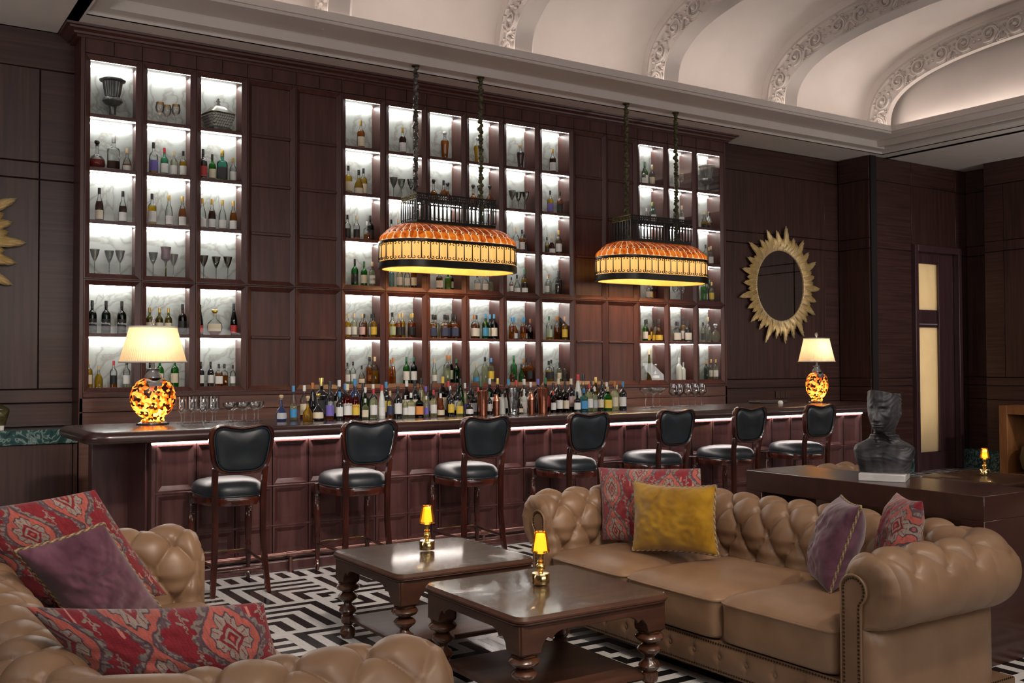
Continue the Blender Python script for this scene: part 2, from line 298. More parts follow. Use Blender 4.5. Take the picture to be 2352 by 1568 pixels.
# ------------------------------------------------------------------ the room
YW, ZC = 9.62, 4.5            # bar wall, lower ceiling
X0R, Y0R = -3.2, -4.0         # far corner behind the camera
def floor():
    f = struct(MB().box(X0R, 14.6, Y0R, 9.7, -.06, -.004).obj('floor', 'grout'))
    wd, side, g = .0645, .645, .0012
    W, B = [], []
    def put(b, x0, x1, y0, y1): (B if b else W).append((x0+g, x1-g, y0+g, y1-g))
    def block(x, y, ori):       # nested L strips, (x, y) = low corner
        for k in range(10):
            b = (k % 2 == 0); a0 = k*wd; a1 = a0+wd
            l = ori in ('TL', 'BL'); t = ori in ('TL', 'TR')
            vx = (x+a0, x+a1) if l else (x+side-a1, x+side-a0)
            hy = (y+side-a1, y+side-a0) if t else (y+a0, y+a1)
            hx = (vx[1], x+side) if l else (x, vx[0])
            vy = (y, hy[1]) if t else (hy[0], y+side)
            put(b, *vx, *vy)
            if hx[1]-hx[0] > .01: put(b, *hx, *hy)
    def brick(x, y):            # the in-between columns of straight strips
        for k in range(10): put(k % 2 == 0, x+k*wd, x+(k+1)*wd, y, y+side)
    p = side+wd; top = 7.08
    for j in range(-3, 10):
        yt = top-j*p; even = j % 2 == 0; off = 2.19 if even else 1.985
        if yt > 9.4 or yt < 0: continue
        for i in range(-5, 17):
            x = off+i*p
            if yt > 7.2 and x < 9.9 and j < 0: continue
            o = ('TL' if i % 2 == 0 else 'BL') if even else ('TR' if i % 2 == 0 else 'BR')
            if x > 13.6 or x < -1.6: continue
            block(x, yt-side, o); put(False, x-wd, x, yt-side, yt); put(False, x-wd, x+side, yt-side-wd, yt-side)
    y = 7.08                    # short strips and the border along the bar
    for i in range(-20, 190):
        x = 2.19+i*wd; put(i % 2 == 0, x, x+wd, y+.09, y+.29)
    for i in range(-4, 18): put(False, 2.19+i*p, 2.19+(i+1)*p, y, y+.09); put(False, 2.19+i*p, 2.19+(i+1)*p, y+.29, y+.36); put(True, 2.19+i*p, 2.19+(i+1)*p, y+.36, y+.41); put(False, 2.19+i*p, 2.19+(i+1)*p, y+.41, y+.5)
    unit = {}
    for nm in ('tile_white', 'tile_black'): unit[nm] = MB().box(0, 1, 0, 1, -.004, 0).me(nm, nm)
    allt = [(t, 'tile_white') for t in W]+[(t, 'tile_black') for t in B]
    def seen(t):
        x, y = (t[0]+t[1])/2, (t[2]+t[3])/2
        v = np.array([x, y, -CAMZ]); d = v@_F
        if d < .5: return 0
        u, q = CW/2+FPX*(v@_R)/d, CH/2-FPX*(v@_U)/d
        if not (0 < u < CW and 0 < q < CH+40): return 0
        zone = (440 < u < 800 and 1295 < q < 1510) or (620 < u < 1260 and 1400 < q < 1568) or (1230 < u < 1640 and 1400 < q < 1600) or (1200 < u < 1260 and 1230 < q < 1300) or (2290 < u and 1480 < q) or (1100 < u < 1260 and 1240 < q < 1300)
        return ((2. if zone else 0.)+.3/d)
    allt.sort(key=lambda a: -seen(a[0]))
    rest = {'tile_white': MB(), 'tile_black': MB()}
    for n, (t, nm) in enumerate(allt):
        if n < 560 and sum(1 for _ in ()) == 0 and CNT[nm] < 290 and seen(t[:]) > 0:
            CNT[nm] += 1; link(nm, unit[nm], None, f, (t[0], t[2], 0), scl=(t[1]-t[0], t[3]-t[2], 1))
        else: rest[nm].box(t[0], t[1], t[2], t[3], -.004, 0)
    for nm, mb in rest.items(): stuff(mb.obj(nm+'_field', nm, f))
CNT = {'tile_white': 0, 'tile_black': 0}
floor()
def wallbox(name, mat, *b): return struct(MB().box(*b).obj(name, mat))
def panels(w, rects, mat='wood_wall', th=.018, axis='y', face=0, sign=-1):
    """raised boards with open joints; rects (a0, a1, z0, z1) on the plane"""
    for a0, a1, z0, z1 in rects:
        m = MB()
        if axis == 'y': m.box(a0+.004, a1-.004, face+min(0, sign*th), face+max(0, sign*th), z0+.004, z1-.004)
        else: m.box(face+min(0, sign*th), face+max(0, sign*th), a0+.004, a1-.004, z0+.004, z1-.004)
        m.obj('wall_panel', mat, w, bev=.004, seg=1)
wb = wallbox('wall_bar', 'dark_gap', X0R, 12.2, YW, YW+.15, 0, ZC+.3)
def wall_run(w, x0, x1, face, axis='y', sign=-1):
    rows = [(.0, 1.04), (1.04, 1.245), (1.245, 1.365), (1.365, 3.19), (3.19, 3.34), (3.34, 4.16), (4.16, ZC)]
    panels(w, [(x0, x1, a, b) for a, b in rows[:3]], 'wood_wall', axis=axis, face=face, sign=sign)
    c0, c1 = x0+.25*(x1-x0 > 1), x1-.3*(x1-x0 > 1)
    for a, b in rows[3:6]:
        if c0 > x0: panels(w, [(x0, c0, a, b), (c1, x1, a, b)], 'wood_wall', axis=axis, face=face, sign=sign)
        panels(w, [(c0, c1, a, b)], 'wood_wall_v', .026 if c0 > x0 else .018, axis, face, sign)
    panels(w, [(x0, x1, 4.16, ZC)], 'wood_wall', axis=axis, face=face, sign=sign)
wall_run(wb, -3.2, .62, YW); wall_run(wb, .62, 1.70, YW); wall_run(wb, 9.39, 11.98, YW)
wr = wallbox('wall_return', 'dark_gap', 12.0, 12.12, 9.05, YW, 0, ZC+.3); wall_run(wr, 9.07, YW-.02, 12.0, 'x', -1)
wd_ = struct(MB().box(12.0, 12.98, 9.09, 9.2, 0, ZC+.3).box(13.98, 14.35, 9.09, 9.2, 0, ZC+.3).box(12.98, 13.98, 9.09, 9.2, 3.28, ZC+.3).obj('wall_door', 'dark_gap'))
for a, b in ((.28, 1.25), (1.25, 1.36), (1.36, 3.2), (3.2, 4.16), (4.16, ZC)):
    panels(wd_, [(12.0, 12.94, a, b)], 'wood_wall', face=9.09)
    if a > .2: panels(wd_, [(14.02, 14.3, a, b)], 'wood_wall', face=9.09)
panels(wd_, [(12.94, 14.02, 3.3, 4.16)], 'wood_wall_v', face=9.09); panels(wd_, [(12.94, 14.02, 4.16, ZC)], 'wood_wall', face=9.09)
wx = struct(MB().box(14.3, 14.45, 8.55, 9.2, 0, ZC+.3).obj('wall_recess', 'dark_gap')); wall_run(wx, 8.56, 9.07, 14.3, 'x', -1)
wpr = struct(MB().box(13.95, 14.45, -4.0, 8.56, 0, ZC+.3).obj('wall_right', 'dark_gap'))
for y0, y1 in ((7.3, 8.56), (5.6, 7.3), (3.9, 5.6), (2.2, 3.9), (.5, 2.2)): wall_run(wpr, y0, y1, 13.95, 'x', -1)
panels(wpr, [(13.96, 14.28, .3, ZC)], 'wood_wall', .015, 'y', 8.56, 1)
bb = struct(MB().box(12.02, 12.92, 9.06, 9.085, 0, .28).box(14.04, 14.28, 9.06, 9.085, 0, .28).box(14.262, 14.282, 8.57, 9.06, 0, .28).box(13.91, 13.93, 2, 8.56, 0, .3).obj('baseboard_right', 'green_marble'))
struct(MB().box(X0R-.15, X0R, Y0R, YW, 0, ZC+.3).obj('wall_left', 'wood_wall'))
struct(MB().box(X0R, 14.4, Y0R-.15, Y0R, 0, ZC+.3).obj('wall_rear', 'wood_wall'))
# door with two frosted panes
dr = struct(MB().box(13.0, 13.98, 9.10, 9.16, 0, .27).box(13.0, 13.06, 9.10, 9.16, .27, 3.2).box(13.62, 13.98, 9.10, 9.16, .27, 3.2).box(13.06, 13.62, 9.10, 9.16, 2.1, 2.36).box(13.06, 13.62, 9.10, 9.16, 3.04, 3.2).obj('door_1', 'wood_door', bev=.006))
for a, b in ((.27, 2.1), (2.36, 3.04)): MB().box(13.06, 13.62, 9.125, 9.135, a, b).obj('frosted_pane', 'frost_glass', dr)
MB().box(13.56, 13.61, 9.06, 9.10, .27, 3.06).obj('door_stile', 'wood_door', dr, bev=.006)
MB().box(13.06, 13.62, 9.09, 9.10, 2.14, 2.155).obj('letter_slot', 'cap_s', dr)
struct(MB().box(12.92, 13.0, 9.0, 9.1, 0, 3.30).box(13.98, 14.06, 9.0, 9.1, 0, 3.30).box(13.0, 13.98, 9.0, 9.1, 3.2, 3.30).obj('trim_5', 'wood_door', bev=.008))
area('corridor_light', (13.3, 9.55, 1.9), (13.3, 9.1, 1.9), .6, 2.6, 17, (1, .95, .84))
struct(MB().box(12.5, 14.3, 9.75, 9.8, 0, 3.4).obj('wall_corridor', 'plaster'))
# ceiling: soffit ring, stepped moulding, lip, vault, ribs
YL, ZL, YE, XE = 8.385, 4.72, 8.97, 11.60     # lip face, lip top, soffit edge, end lip
YN, XS = 1.55, 2.155                          # matching lip on the camera side and the far end
ce = struct(MB().box(X0R, 14.4, YE, YW+.1, ZC, ZC+.05).box(X0R, 14.4, Y0R, 1.0, ZC, ZC+.05).box(XE+.55, 14.4, 1.0, YE, ZC, ZC+.05).box(X0R, XS-.5, 1.0, YE, ZC, ZC+.05).box(X0R, 14.4, YW-.02, YW+.1, ZC, 6.2).box(X0R, 14.4, .3, .4, ZC, 6.2).box(XE+.75, XE+.85, .4, YW, ZC, 6.2).box(XS-.62, XS-.52, .4, YW, ZC, 6.2).obj('ceiling', 'plaster'))
def ring(prof, name):
    """sweep (inset towards the room, z) round the rectangular opening"""
    V = []; F = []; n = len(prof)
    for d, z in prof:
        V += [(XS-.5+d, 1.0+d, z), (XE+.55-d, 1.0+d, z), (XE+.55-d, YE-d, z), (XS-.5+d, YE-d, z)]
    for i in range(n-1): F += [(i*4+k, i*4+(k+1) % 4, (i+1)*4+(k+1) % 4, (i+1)*4+k) for k in range(4)]
    return struct(MB().add(V, F).obj(name, 'plaster'))
ring([(0, ZC), (.0, ZC+.010), (.012, ZC+.030), (.03, ZC+.036), (.155, ZC+.036), (.155, ZC+.118), (.165, ZC+.125), (.55, ZC+.125), (.56, ZC+.135), (.56, ZC+.148), (.585, ZC+.148), (.585, ZL), (.555, ZL), (.555, ZC+.16), (.05, ZC+.16)], 'trim_1')
cv = MB()
cv.box(XS, XE-.05, YL+.08, YL+.14, ZC+.15, ZC+.165).box(XS, XE-.05, 1.41, 1.47, ZC+.15, ZC+.165).box(XE+.08, XE+.14, 1.6, YL, ZC+.15, ZC+.165).box(XS-.14, XS-.08, 1.6, YL, ZC+.15, ZC+.165)
cv.obj('cove_strip', 'cove', ce)
VY, VA, VB, VZ, VN = 5.0, 3.52, .87, 4.66, 3.2
def vault_pt(t, off):           # t in 0..pi
    c, s_ = math.cos(t), math.sin(t)
    y = VY+(VA+off)*math.copysign(abs(c)**(2/VN), c); z = VZ+(VB+off)*abs(s_)**(2/VN); return y, z
T = [pi*i/72 for i in range(73)]
vp = [vault_pt(t, .36) for t in T]
P = np.array([[(x, y, z) for x in (XS-.45, XE+.02)] for y, z in vp])
link('vault', grid_me('vault', P, 'plaster'), None, ce)
endp = [(y, z) for y, z in vp]
MB().prism(endp+[(VY-VA-.36, 4.55), (VY+VA+.36, 4.55)], XE+.24, XE+.30, 'x').obj('end_wall', 'plaster', ce)
MB().prism(endp+[(VY-VA-.36, 4.55), (VY+VA+.36, 4.55)], XS-.47, XS-.43, 'x').obj('end_wall', 'plaster', ce)
def spiral(cx, cy, r0, turns, dirn, a0, n=26):
    return [(cx+r0*(1-.86*i/n)*math.cos(a0+dirn*turns*2*pi*i/n), cy+r0*(1-.86*i/n)*math.sin(a0+dirn*turns*2*pi*i/n)) for i in range(n+1)]
def scroll_mesh():
    """carved acanthus scroll, local x along the arch, y radial, z out of the face"""
    m = MB()
    sp = spiral(0, .0, .105, 1.6, 1, -2.2); m.tube([(a, b, .006) for a, b in sp], [.017*(1-.6*i/26) for i in range(27)], 6)
    m.tube([(a*1.22, b*1.2, .0) for a, b in sp[:14]], .012, 6)
    for k in range(7):
        a = -.3+k*.62; r = .125
        m.lathe([(.0, -.004), (.02, .004), (.012, .02), (0, .024)], 6, (r*math.cos(a), r*math.sin(a)*.95, 0), 1, 1)
    m.lathe([(0, 0), (.03, .004), (.022, .026), (0, .034)], 8, (0, 0, 0))
    st = [(.08+.02*i, -.10+.075*math.sin(i*.42), .006) for i in range(9)]; m.tube(st, [.016-.001*i for i in range(9)], 6)
    m.tube([(a+.25, b+.055, .004) for a, b in spiral(0, 0, .045, 1.2, -1, 2.)], .009, 6)
    m.tube([(a+.22, b-.085, .004) for a, b in spiral(0, 0, .038, 1.2, 1, 2.)], .009, 6)
    for k in range(4): m.lathe([(0, 0), (.014, .003), (0, .018)], 6, (.13+k*.03, -.125, 0))
    return m.me('scroll_ornament', 'plaster', 50)
scm = scroll_mesh()
RIBX = [3.62, 5.64, 7.65, 9.62, XE]
for n, rx in enumerate(RIBX):
    last = n == len(RIBX)-1; th = .23 if not last else .10
    prof = [(0, .42, 0), (0, .30, -.0), (-.012, .29, 0), (-.03, .25, 0), (-.012, .235, 0), (0, .23, 0), (0, .012, 0), (-.012, .006, 0), (-.012, -.01, 0), (.02, -.012, 0), (th-.03, -.012, 0), (th-.02, 0, 0), (th, .01, 0), (th, .42, 0)]
    P = np.array([[(rx+dx, *vault_pt(t, off-.03)) for dx, off, _ in prof] for t in T])
    rb = struct(link('trim_%d' % (n+10), grid_me('rib', P, 'plaster', smooth=True))); rb.data.set_sharp_from_angle(angle=math.radians(30))
    # scrolls spaced along the arch length on the face that looks along -X
    pts = [Vector((0, *vault_pt(t, .10))) for t in [pi*i/600 for i in range(601)]]
    L = [0.]
    for i in range(600): L.append(L[-1]+(pts[i+1]-pts[i]).length)
    stp = .33; k = 0
    while .10+k*stp < min(L[-1], 4.6):
        d = .10+k*stp; i = min(599, int(np.searchsorted(L, d))); tn = (pts[min(i+1, 600)]-pts[i-1 if i else 0]).normalized()
        rad = Vector((0, tn.z, -tn.y)); rad = -rad if rad.z < 0 and abs(rad.z) > .3 or (abs(rad.z) <= .3 and rad.y < 0) else rad
        o = link('scroll_ornament', scm, None, rb); mx = Matrix.Identity(4)
        xa = tn if k % 2 == 0 else -tn; ya = rad if True else rad; za = Vector((-1, 0, 0))
        for r in range(3): mx[r][0] = xa[r]*1.08; mx[r][1] = ya[r]*1.0; mx[r][2] = za[r]*1.7; mx[r][3] = (rx-.002, pts[i].y, pts[i].z)[r]
        o.matrix_world = mx; k += 1
for n, (x, y, tg, pw) in enumerate(DOWNLIGHTS_AND_FILL):
    d = MB().lathe([(.075, 0), (.075, -.008), (.055, -.008), (.05, .0)], 24).obj('recessed_downlight', 'white_ceramic', smooth=40, loc=(x, y, ZC-.0))
    tag(d, 'round white recessed downlight set in the soffit', 'downlight', 'recessed downlights in the soffit')
    MB().lathe([(0, -.001), (.052, -.001)], 20).obj('lens', 'downlight_lens', d)
    spot('downlight_beam', (x, y, ZC-.03), tg, pw, WARM, 62)  # the last beam is the added floor fill
# ------------------------------------------------------------------ back-bar cabinets
YF, CW0, CX0 = 9.30, .4795, 1.71
ROWB = [3.755, 3.288, 2.828, 2.365, 1.842, 1.372]           # shelf tops
ROWT = [4.205, 3.735, 3.260, 2.800, 2.275, 1.805]
GAPZ = 2.318
SHB = [4.24, 3.733, 3.266, 2.806, 2.288, 1.820]          # undersides above each compartment
LIT = [0, 1, 2, 5, 6, 7, 8, 9, 10, 13, 14, 15]
RUN = {0: 'ledge-end', 1: 'middle', 2: 'door-end'}
def colname(c):
    r = 0 if c < 3 else 1 if c < 11 else 2; return ORD[c-(0, 5, 13)[r]]+' '+RUN[r]+' column'
CABL = {0: 'lit glazed cabinet column with a fluted urn on its top shelf, next to marble ledge', 1: 'lit glazed cabinet column holding three gold-rimmed glasses and a purple goblet', 2: 'lit glazed cabinet column with the chequered casket on top and a round cognac decanter',
        5: 'lit glazed cabinet column beside solid panels, row of green bottles at middle', 6: 'lit glazed cabinet column with one green-cuffed white label bottle on top', 7: 'lit glazed cabinet column with a tapering amber decanter under a glass stopper',
        8: 'lit glazed cabinet column with teal-capped green bottles on the fifth shelf', 9: 'lit glazed cabinet column with a dark tapering decanter above silver goblets', 10: 'lit glazed cabinet column with two black cylinder bottles on the fourth shelf',
        13: 'lit glazed cabinet column with a tall tapering olive bottle at the bottom', 14: 'lit glazed cabinet column with a lone gold-rimmed glass on its top shelf', 15: 'lit glazed cabinet column with fluted urn, next to the oval sunburst mirror'}
def lit_cabinet():
    t = thing('display_cabinet', CABL[0], 'cabinet', (CX0, YF, 0), 0, 'lit cabinet columns behind the bar'); W = CW0
    MB().box(.01, W-.01, .285, .30, 1.33, 4.27).obj('back_panel', 'cab_marble', t)
    for x in (0, W-.016): MB().box(x, x+.016, .035, .30, 1.325, 4.275).obj('side_panel', 'wood_cab', t)
    for n, (b, tp) in enumerate(zip(ROWB, ROWT)):
        MB().box(.016, W-.016, .03, .286, b-.022, b).obj('shelf', 'wood_cab', t)
        MB().box(.03, W-.03, .245, .262, SHB[n]-.010, SHB[n]-.001).obj('light_strip', 'led', t)
        MB().box(.03, W-.03, .046, .056, SHB[n]-.008, SHB[n]-.001).obj('light_strip', 'led', t)
    MB().box(.0, W, .03, .30, 4.24, 4.28).obj('top_board', 'wood_cab', t); MB().box(.0, W, .03, .30, GAPZ-.03, GAPZ+.02).obj('shelf', 'wood_cab', t)
    for z0, z1, rows in ((GAPZ+.003, 4.275, (0, 1, 2, 3)), (1.328, GAPZ-.003, (4, 5))):
        d = MB().frame(.002, W-.002, z0, z1, 0, .008, .040, .022, .03).obj('door', 'wood_cab', t)
        for r in rows:
            if r not in (3, 5): MB().box(.045, W-.045, .012, .03, ROWB[r]-.024, ROWB[r]+.008).obj('glazing_bar', 'wood_cab', d, bev=.003, seg=1)
            MB().box(.046, W-.046, .026, .030, ROWB[r]+.004, ROWT[r]+.01).obj('pane', 'pane', d)
    return t
lc = lit_cabinet()
for c in LIT[1:]: dup(lc, (CX0+c*CW0, YF, 0), 0, CABL[c])
def solid_cabinet():
    t = thing('panelled_cabinet', 'solid panelled cabinet column joining the chequered casket column', 'cabinet', (CX0+3*CW0, YF, 0), 0, 'solid panelled columns behind the bar'); W = CW0
    MB().box(.0, W, .05, .30, 1.325, 4.278).obj('body', 'wood_cab', t)
    for z0, z1, rows in ((GAPZ+.003, 4.275, (0, 1, 2, 3)), (1.328, GAPZ-.003, (4, 5))):
        d = MB().frame(.002, W-.002, z0, z1, 0, .008, .040, .03, .05).obj('door', 'wood_cab', t)
        for r in rows:
            MB().box(.046, W-.046, .036, .05, ROWB[r]+.002, ROWT[r]+.014).obj('panel', 'wood_cab', d)
            if r not in (3, 5): MB().box(.045, W-.045, .016, .05, ROWB[r]-.026, ROWB[r]+.004).obj('rail', 'wood_cab_h', d, bev=.006, seg=1)
    return t
sc = solid_cabinet()
for c, l in ((4, 'solid panelled cabinet column joining the first column of the middle run'), (11, 'solid panelled cabinet column joining the last column of the middle run'), (12, 'solid panelled cabinet column joining the door-end lit columns')): dup(sc, (CX0+c*CW0, YF, 0), 0, l)
XR = CX0+16*CW0
cn = thing('cabinet_cornice', 'dark wood frieze and stepped crown moulding above the bar cabinets', 'cornice', (CX0, YF, 0))
MB().box(-.03, 16*CW0+.03, .012, .3, 4.27, ZC).obj('frieze_board', 'dark_gap', cn)
fp = MB().box(.003, CW0/2-.003, .0, .02, 4.283, 4.412).me('frieze_panel', 'wood_cab')
for k in range(32): link('frieze_panel', fp, None, cn, (k*CW0/2, 0, 0))
pr = [(.02, 4.405), (-.02, 4.405), (-.02, 4.425), (-.045, 4.428), (-.05, 4.445), (-.085, 4.462), (-.09, 4.478), (-.115, 4.482), (-.12, ZC-.001), (.02, ZC-.001)]
V = []; n = len(pr)
for a, b in pr: V += [(-.03+a-.02, .3, b), (-.03+a-.02, a, b), (16*CW0+.03-a+.02, a, b), (16*CW0+.03-a+.02, .3, b)]
MB().add(V, [(i*4+k, i*4+k+1, ((i+1) % n)*4+k+1, ((i+1) % n)*4+k) for i in range(n) for k in range(3)]).obj('crown_moulding', 'wood_cab_h', cn, smooth=30)
for x in (-.032, 16*CW0+.002): MB().box(x, x+.03, .0, .3, 1.0, 4.405).obj('end_stile', 'wood_cab', cn)
bs = thing('back_splash', 'brown horizontal wood boards below the lit cabinets', 'panelling', (CX0, YF, 0))
for a, b in ((0, 1.04), (1.04, 1.165), (1.165, 1.29)): MB().box(-.03, 16*CW0+.03, .0, .2, a+.002, b-.002).obj('board', 'wood_back', bs, bev=.003, seg=1)
MB().box(-.0, 16*CW0, -.012, .2, 1.29, 1.326).obj('bottom_rail', 'wood_cab_h', bs, bev=.004)
# marble ledge at the wall end
lg = thing('marble_ledge', 'green marble topped low cabinet against the panelled wall', 'ledge', (0, 9.2, 0))
MB().box(-3.2, 1.66, -.0, .40, .915, 1.035).obj('marble_top', 'green_marble', lg, bev=.006)
for a, b in ((-3.2, -.6), (-.6, 1.62), (1.62, 1.66)): MB().box(a+.003, b-.003, .03, .38, 0, .915).obj('front_panel', 'wood_wall_v', lg, bev=.003, seg=1)
# ------------------------------------------------------------------ the bar
YB, XB0, XB1 = 7.45, 1.83, 9.66
bar = thing('bar_counter', 'long dark wood bar counter with rows of square recessed panels', 'bar', (0, YB, 0))
MB().box(XB0, XB1, .03, .75, 0, 1.03).obj('body', 'wood_bar', bar)
MB().box(XB0-.01, XB1+.01, -.035, .05, 0, .085).obj('plinth', 'wood_bar', bar, bev=.012)
MB().box(XB0-.01, XB1+.01, -.02, .05, .085, .118).obj('plinth_cap', 'wood_bar', bar, bev=.01)
cwid = (XB1-XB0-.06)/27
pm = {}
for r, (z0, z1) in enumerate(((.652, .998), (.352, .640), (.122, .340))):
    pm = MB().sunk(.004, cwid-.004, z0, z1, 0, .014, .032, .028).me('bar_panel', 'wood_bar')
    for k in range(27): link('bar_panel', pm, None, bar, (XB0+.03+k*cwid, 0, 0))
    MB().box(XB0, XB1, -.006, .03, z0-.012, z0+.001).obj('rail', 'wood_bar', bar, bev=.003, seg=1)
MB().box(XB0, XB0+.03, -.004, .03, .118, 1.03).box(XB1-.03, XB1, -.004, .03, .118, 1.03).obj('corner_post', 'wood_bar', bar)
MB().box(XB0, XB1, -.012, .004, 1.000, 1.010).obj('light_strip', 'led_bar', bar)
MB().box(XB1-.012, XB1, -.012, -.005, .12, 1.0).obj('light_strip', 'led_bar', bar) if False else None
MB().box(XB0-.28, XB0, .62, .75, 0, 1.03).box(XB0-.02, XB0, .1, .62, 0, 1.03).obj('end_panel', 'wood_bar', bar, bev=.004)
# counter: bullnosed slab with rounded corners
def counter():
    x0, x1, y0, y1, rc = 1.33, 9.96, 7.12, 8.26, .16
    prof = [(0.06, 1.034), (.03, 1.036), (.012, 1.044), (.0, 1.062), (.0, 1.084), (.012, 1.104), (.032, 1.117), (.06, 1.12)]
    P = []
    def loop(i):
        q = []; r = max(rc-i, .02)
        for cx, cy, a0 in ((x1-rc, y0+rc, -90), (x1-rc, y1-rc, 0), (x0+rc, y1-rc, 90), (x0+rc, y0+rc, 180)):
            for k in range(9):
                a = math.radians(a0+k*90/8); q.append((cx+r*math.cos(a), cy+r*math.sin(a)))
        return q
    P = np.array([[(a, b, z) for a, b in loop(i)] for i, z in prof]); n = P.shape[1]
    m = MB(); m.add(P.reshape(-1, 3).tolist(), [(i*n+k, i*n+(k+1) % n, (i+1)*n+(k+1) % n, (i+1)*n+k) for i in range(len(prof)-1) for k in range(n)]+[tuple(range((len(prof)-1)*n, len(prof)*n)), tuple(reversed(range(n)))])
    return m.obj('countertop', 'wood_bartop', smooth=40)
tag(counter(), 'long polished dark wood bar top with rounded bullnose edge', 'countertop')
rl = thing('foot_rail', 'coppery metal foot rail on short posts along the bar front', 'foot rail', (0, 7.375, 0))
MB().tube([(XB0+.15, 0, .135), (XB1-.1, 0, .135)], .019, 14).obj('rail_tube', 'copper_rail', rl, smooth=60)
for x in [1.98+.86*k for k in range(9)]:
    p = MB().lathe([(.026, 0), (.026, .008), (.013, .012), (.013, .12)], 14, (x, 0, 0)).obj('post', 'copper_rail', rl, smooth=40)
    MB().tube([(x-.035, 0, .135), (x+.035, 0, .135)], .025, 14).obj('collar', 'copper_rail', p, smooth=50)
# ------------------------------------------------------------------ bottles and glasses
PR = {  # unit-height outlines (r, z)
 'S': [(0, 0), (.115, .0), (.13, .012), (.13, .56), (.12, .62), (.085, .68), (.046, .72), (.040, .76), (.040, .93)],
 'B': [(0, 0), (.108, .0), (.118, .012), (.118, .40), (.112, .50), (.085, .62), (.05, .72), (.040, .80), (.040, .93)],
 'T': [(0, 0), (.095, .0), (.105, .012), (.108, .35), (.095, .52), (.06, .68), (.042, .80), (.040, .93)],
 'Q': [(0, 0), (.14, .0), (.22, .08), (.26, .22), (.24, .36), (.15, .48), (.06, .55), (.05, .62), (.05, .86)],
 'F': [(0, 0), (.12, .0), (.13, .03), (.24, .16), (.28, .32), (.25, .48), (.14, .60), (.07, .64), (.065, .72), (.07, .86)],
 'X': [(0, 0), (.15, .0), (.162, .012), (.162, .56), (.15, .62), (.08, .68), (.05, .71), (.05, .90)],
 'V': [(0, 0), (.085, .0), (.092, .015), (.11, .30), (.135, .56), (.142, .64), (.12, .70), (.055, .74), (.046, .80), (.046, .88)],
 'C': [(0, 0), (.11, .0), (.125, .012), (.14, .55), (.12, .63), (.06, .67), (.05, .72), (.05, .90)],
 'J': [(0, 0), (.17, .0), (.20, .04), (.21, .20), (.185, .36), (.11, .48), (.06, .54), (.05, .66), (.05, .86)],
 'W': [(0, 0), (.16, .0), (.175, .015), (.172, .34), (.15, .46), (.09, .58), (.055, .66), (.048, .74), (.048, .90)],
 'P': [(0, 0), (.08, .0), (.085, .01), (.06, .40), (.035, .75), (.03, .93)]}
LZ = {'S': (.14, .46), 'B': (.10, .36), 'T': (.10, .34), 'Q': (.12, .30), 'F': (.18, .46), 'X': (.12, .46), 'V': (.2, .4), 'C': (.15, .4), 'J': (.10, .32), 'W': (.08, .30), 'P': (.1, .2)}
def r_at(pr, z):
    for (r0, z0), (r1, z1) in zip(pr[1:], pr[2:]):
        if z0 <= z <= z1 and z1 > z0: return r0+(r1-r0)*(z-z0)/(z1-z0)
    return pr[-1][0]
BM = {}
def bmesh_get(shape, part, q=0):
    k = (shape, part, q)
    if k in BM: return BM[k]
    pr = PR[shape]; sq = 5 if shape == 'X' else 0; sy = .5 if shape == 'F' else 1; seg = 20; m = MB()
    if part == 'glass': m.lathe(pr, seg, square=sq, sy=sy)
    elif part == 'cap':
        z0 = pr[-1][1]-.10; r = pr[-1][0]*1.12
        m.lathe([(r, z0), (r, .985), (r*.9, 1.0), (0, 1.0)], 14) if shape not in 'QFJV' else m.lathe([(r*.95, z0+.06), (r*.8, z0+.1), (r*1.5, z0+.15), (r*1.5, .97), (r*1.1, 1.0), (0, 1.0)], 14)
    elif part == 'liquid':
        top = .10+.58*q/9; p = [(r*.92, max(z, .02)) for r, z in pr if z < top]; p.append((r_at(pr, top)*.92, top)); p.append((0, top)); m.lathe(p, seg, square=sq, sy=sy)
    elif part == 'label':
        z0, z1 = LZ[shape]; V = []; n = 12
        for z in (z0, (z0+z1)/2, z1):
            for i in range(n+1):
                a = math.radians(-90-62+124*i/n); rr = r_at(pr, z)*1.015+.001
                if sq: rr *= 1/(abs(math.cos(a))**sq+abs(math.sin(a))**sq)**(1/sq)
                V.append((rr*math.cos(a), rr*math.sin(a)*sy, z))
        m.add(V, [(j*(n+1)+i, j*(n+1)+i+1, (j+1)*(n+1)+i+1, (j+1)*(n+1)+i) for j in range(2) for i in range(n)])
    BM[k] = m.me('bottle_'+part, None, 42); return BM[k]
WG = {'c': 'clear', 'g': 'green', 'd': 'dark green', 'o': 'olive', 'a': 'brown', 'k': 'black', 'f': 'frosted white', 't': 'teal', 'b': 'pale blue', 'u': 'deep blue'}
WL = {'w': 'white', 'c': 'cream', 'k': 'black', 'n': 'navy', 'y': 'yellow', 't': 'teal', 'g': 'pale green', 'p': 'pink', 's': 'silver', 'o': 'orange', 'u': 'violet', 'r': 'red', 'b': 'blue', 'd': 'green'}
WC = dict(WL, g='gold', n='cork', o='copper')
WQ = {'a': 'amber', 'y': 'golden', 'p': 'pale', 'r': 'red', 'b': 'dark', 'o': 'orange', 'l': 'lime'}
WS = {'Q': 'squat decanter', 'F': 'round flask decanter', 'X': 'square bottle', 'V': 'tapering decanter', 'J': 'bellied bottle', 'P': 'tall tapering bottle', 'C': 'cylinder bottle', 'W': 'wide bottle'}
BN = {'Q': 'decanter', 'F': 'decanter', 'V': 'decanter'}
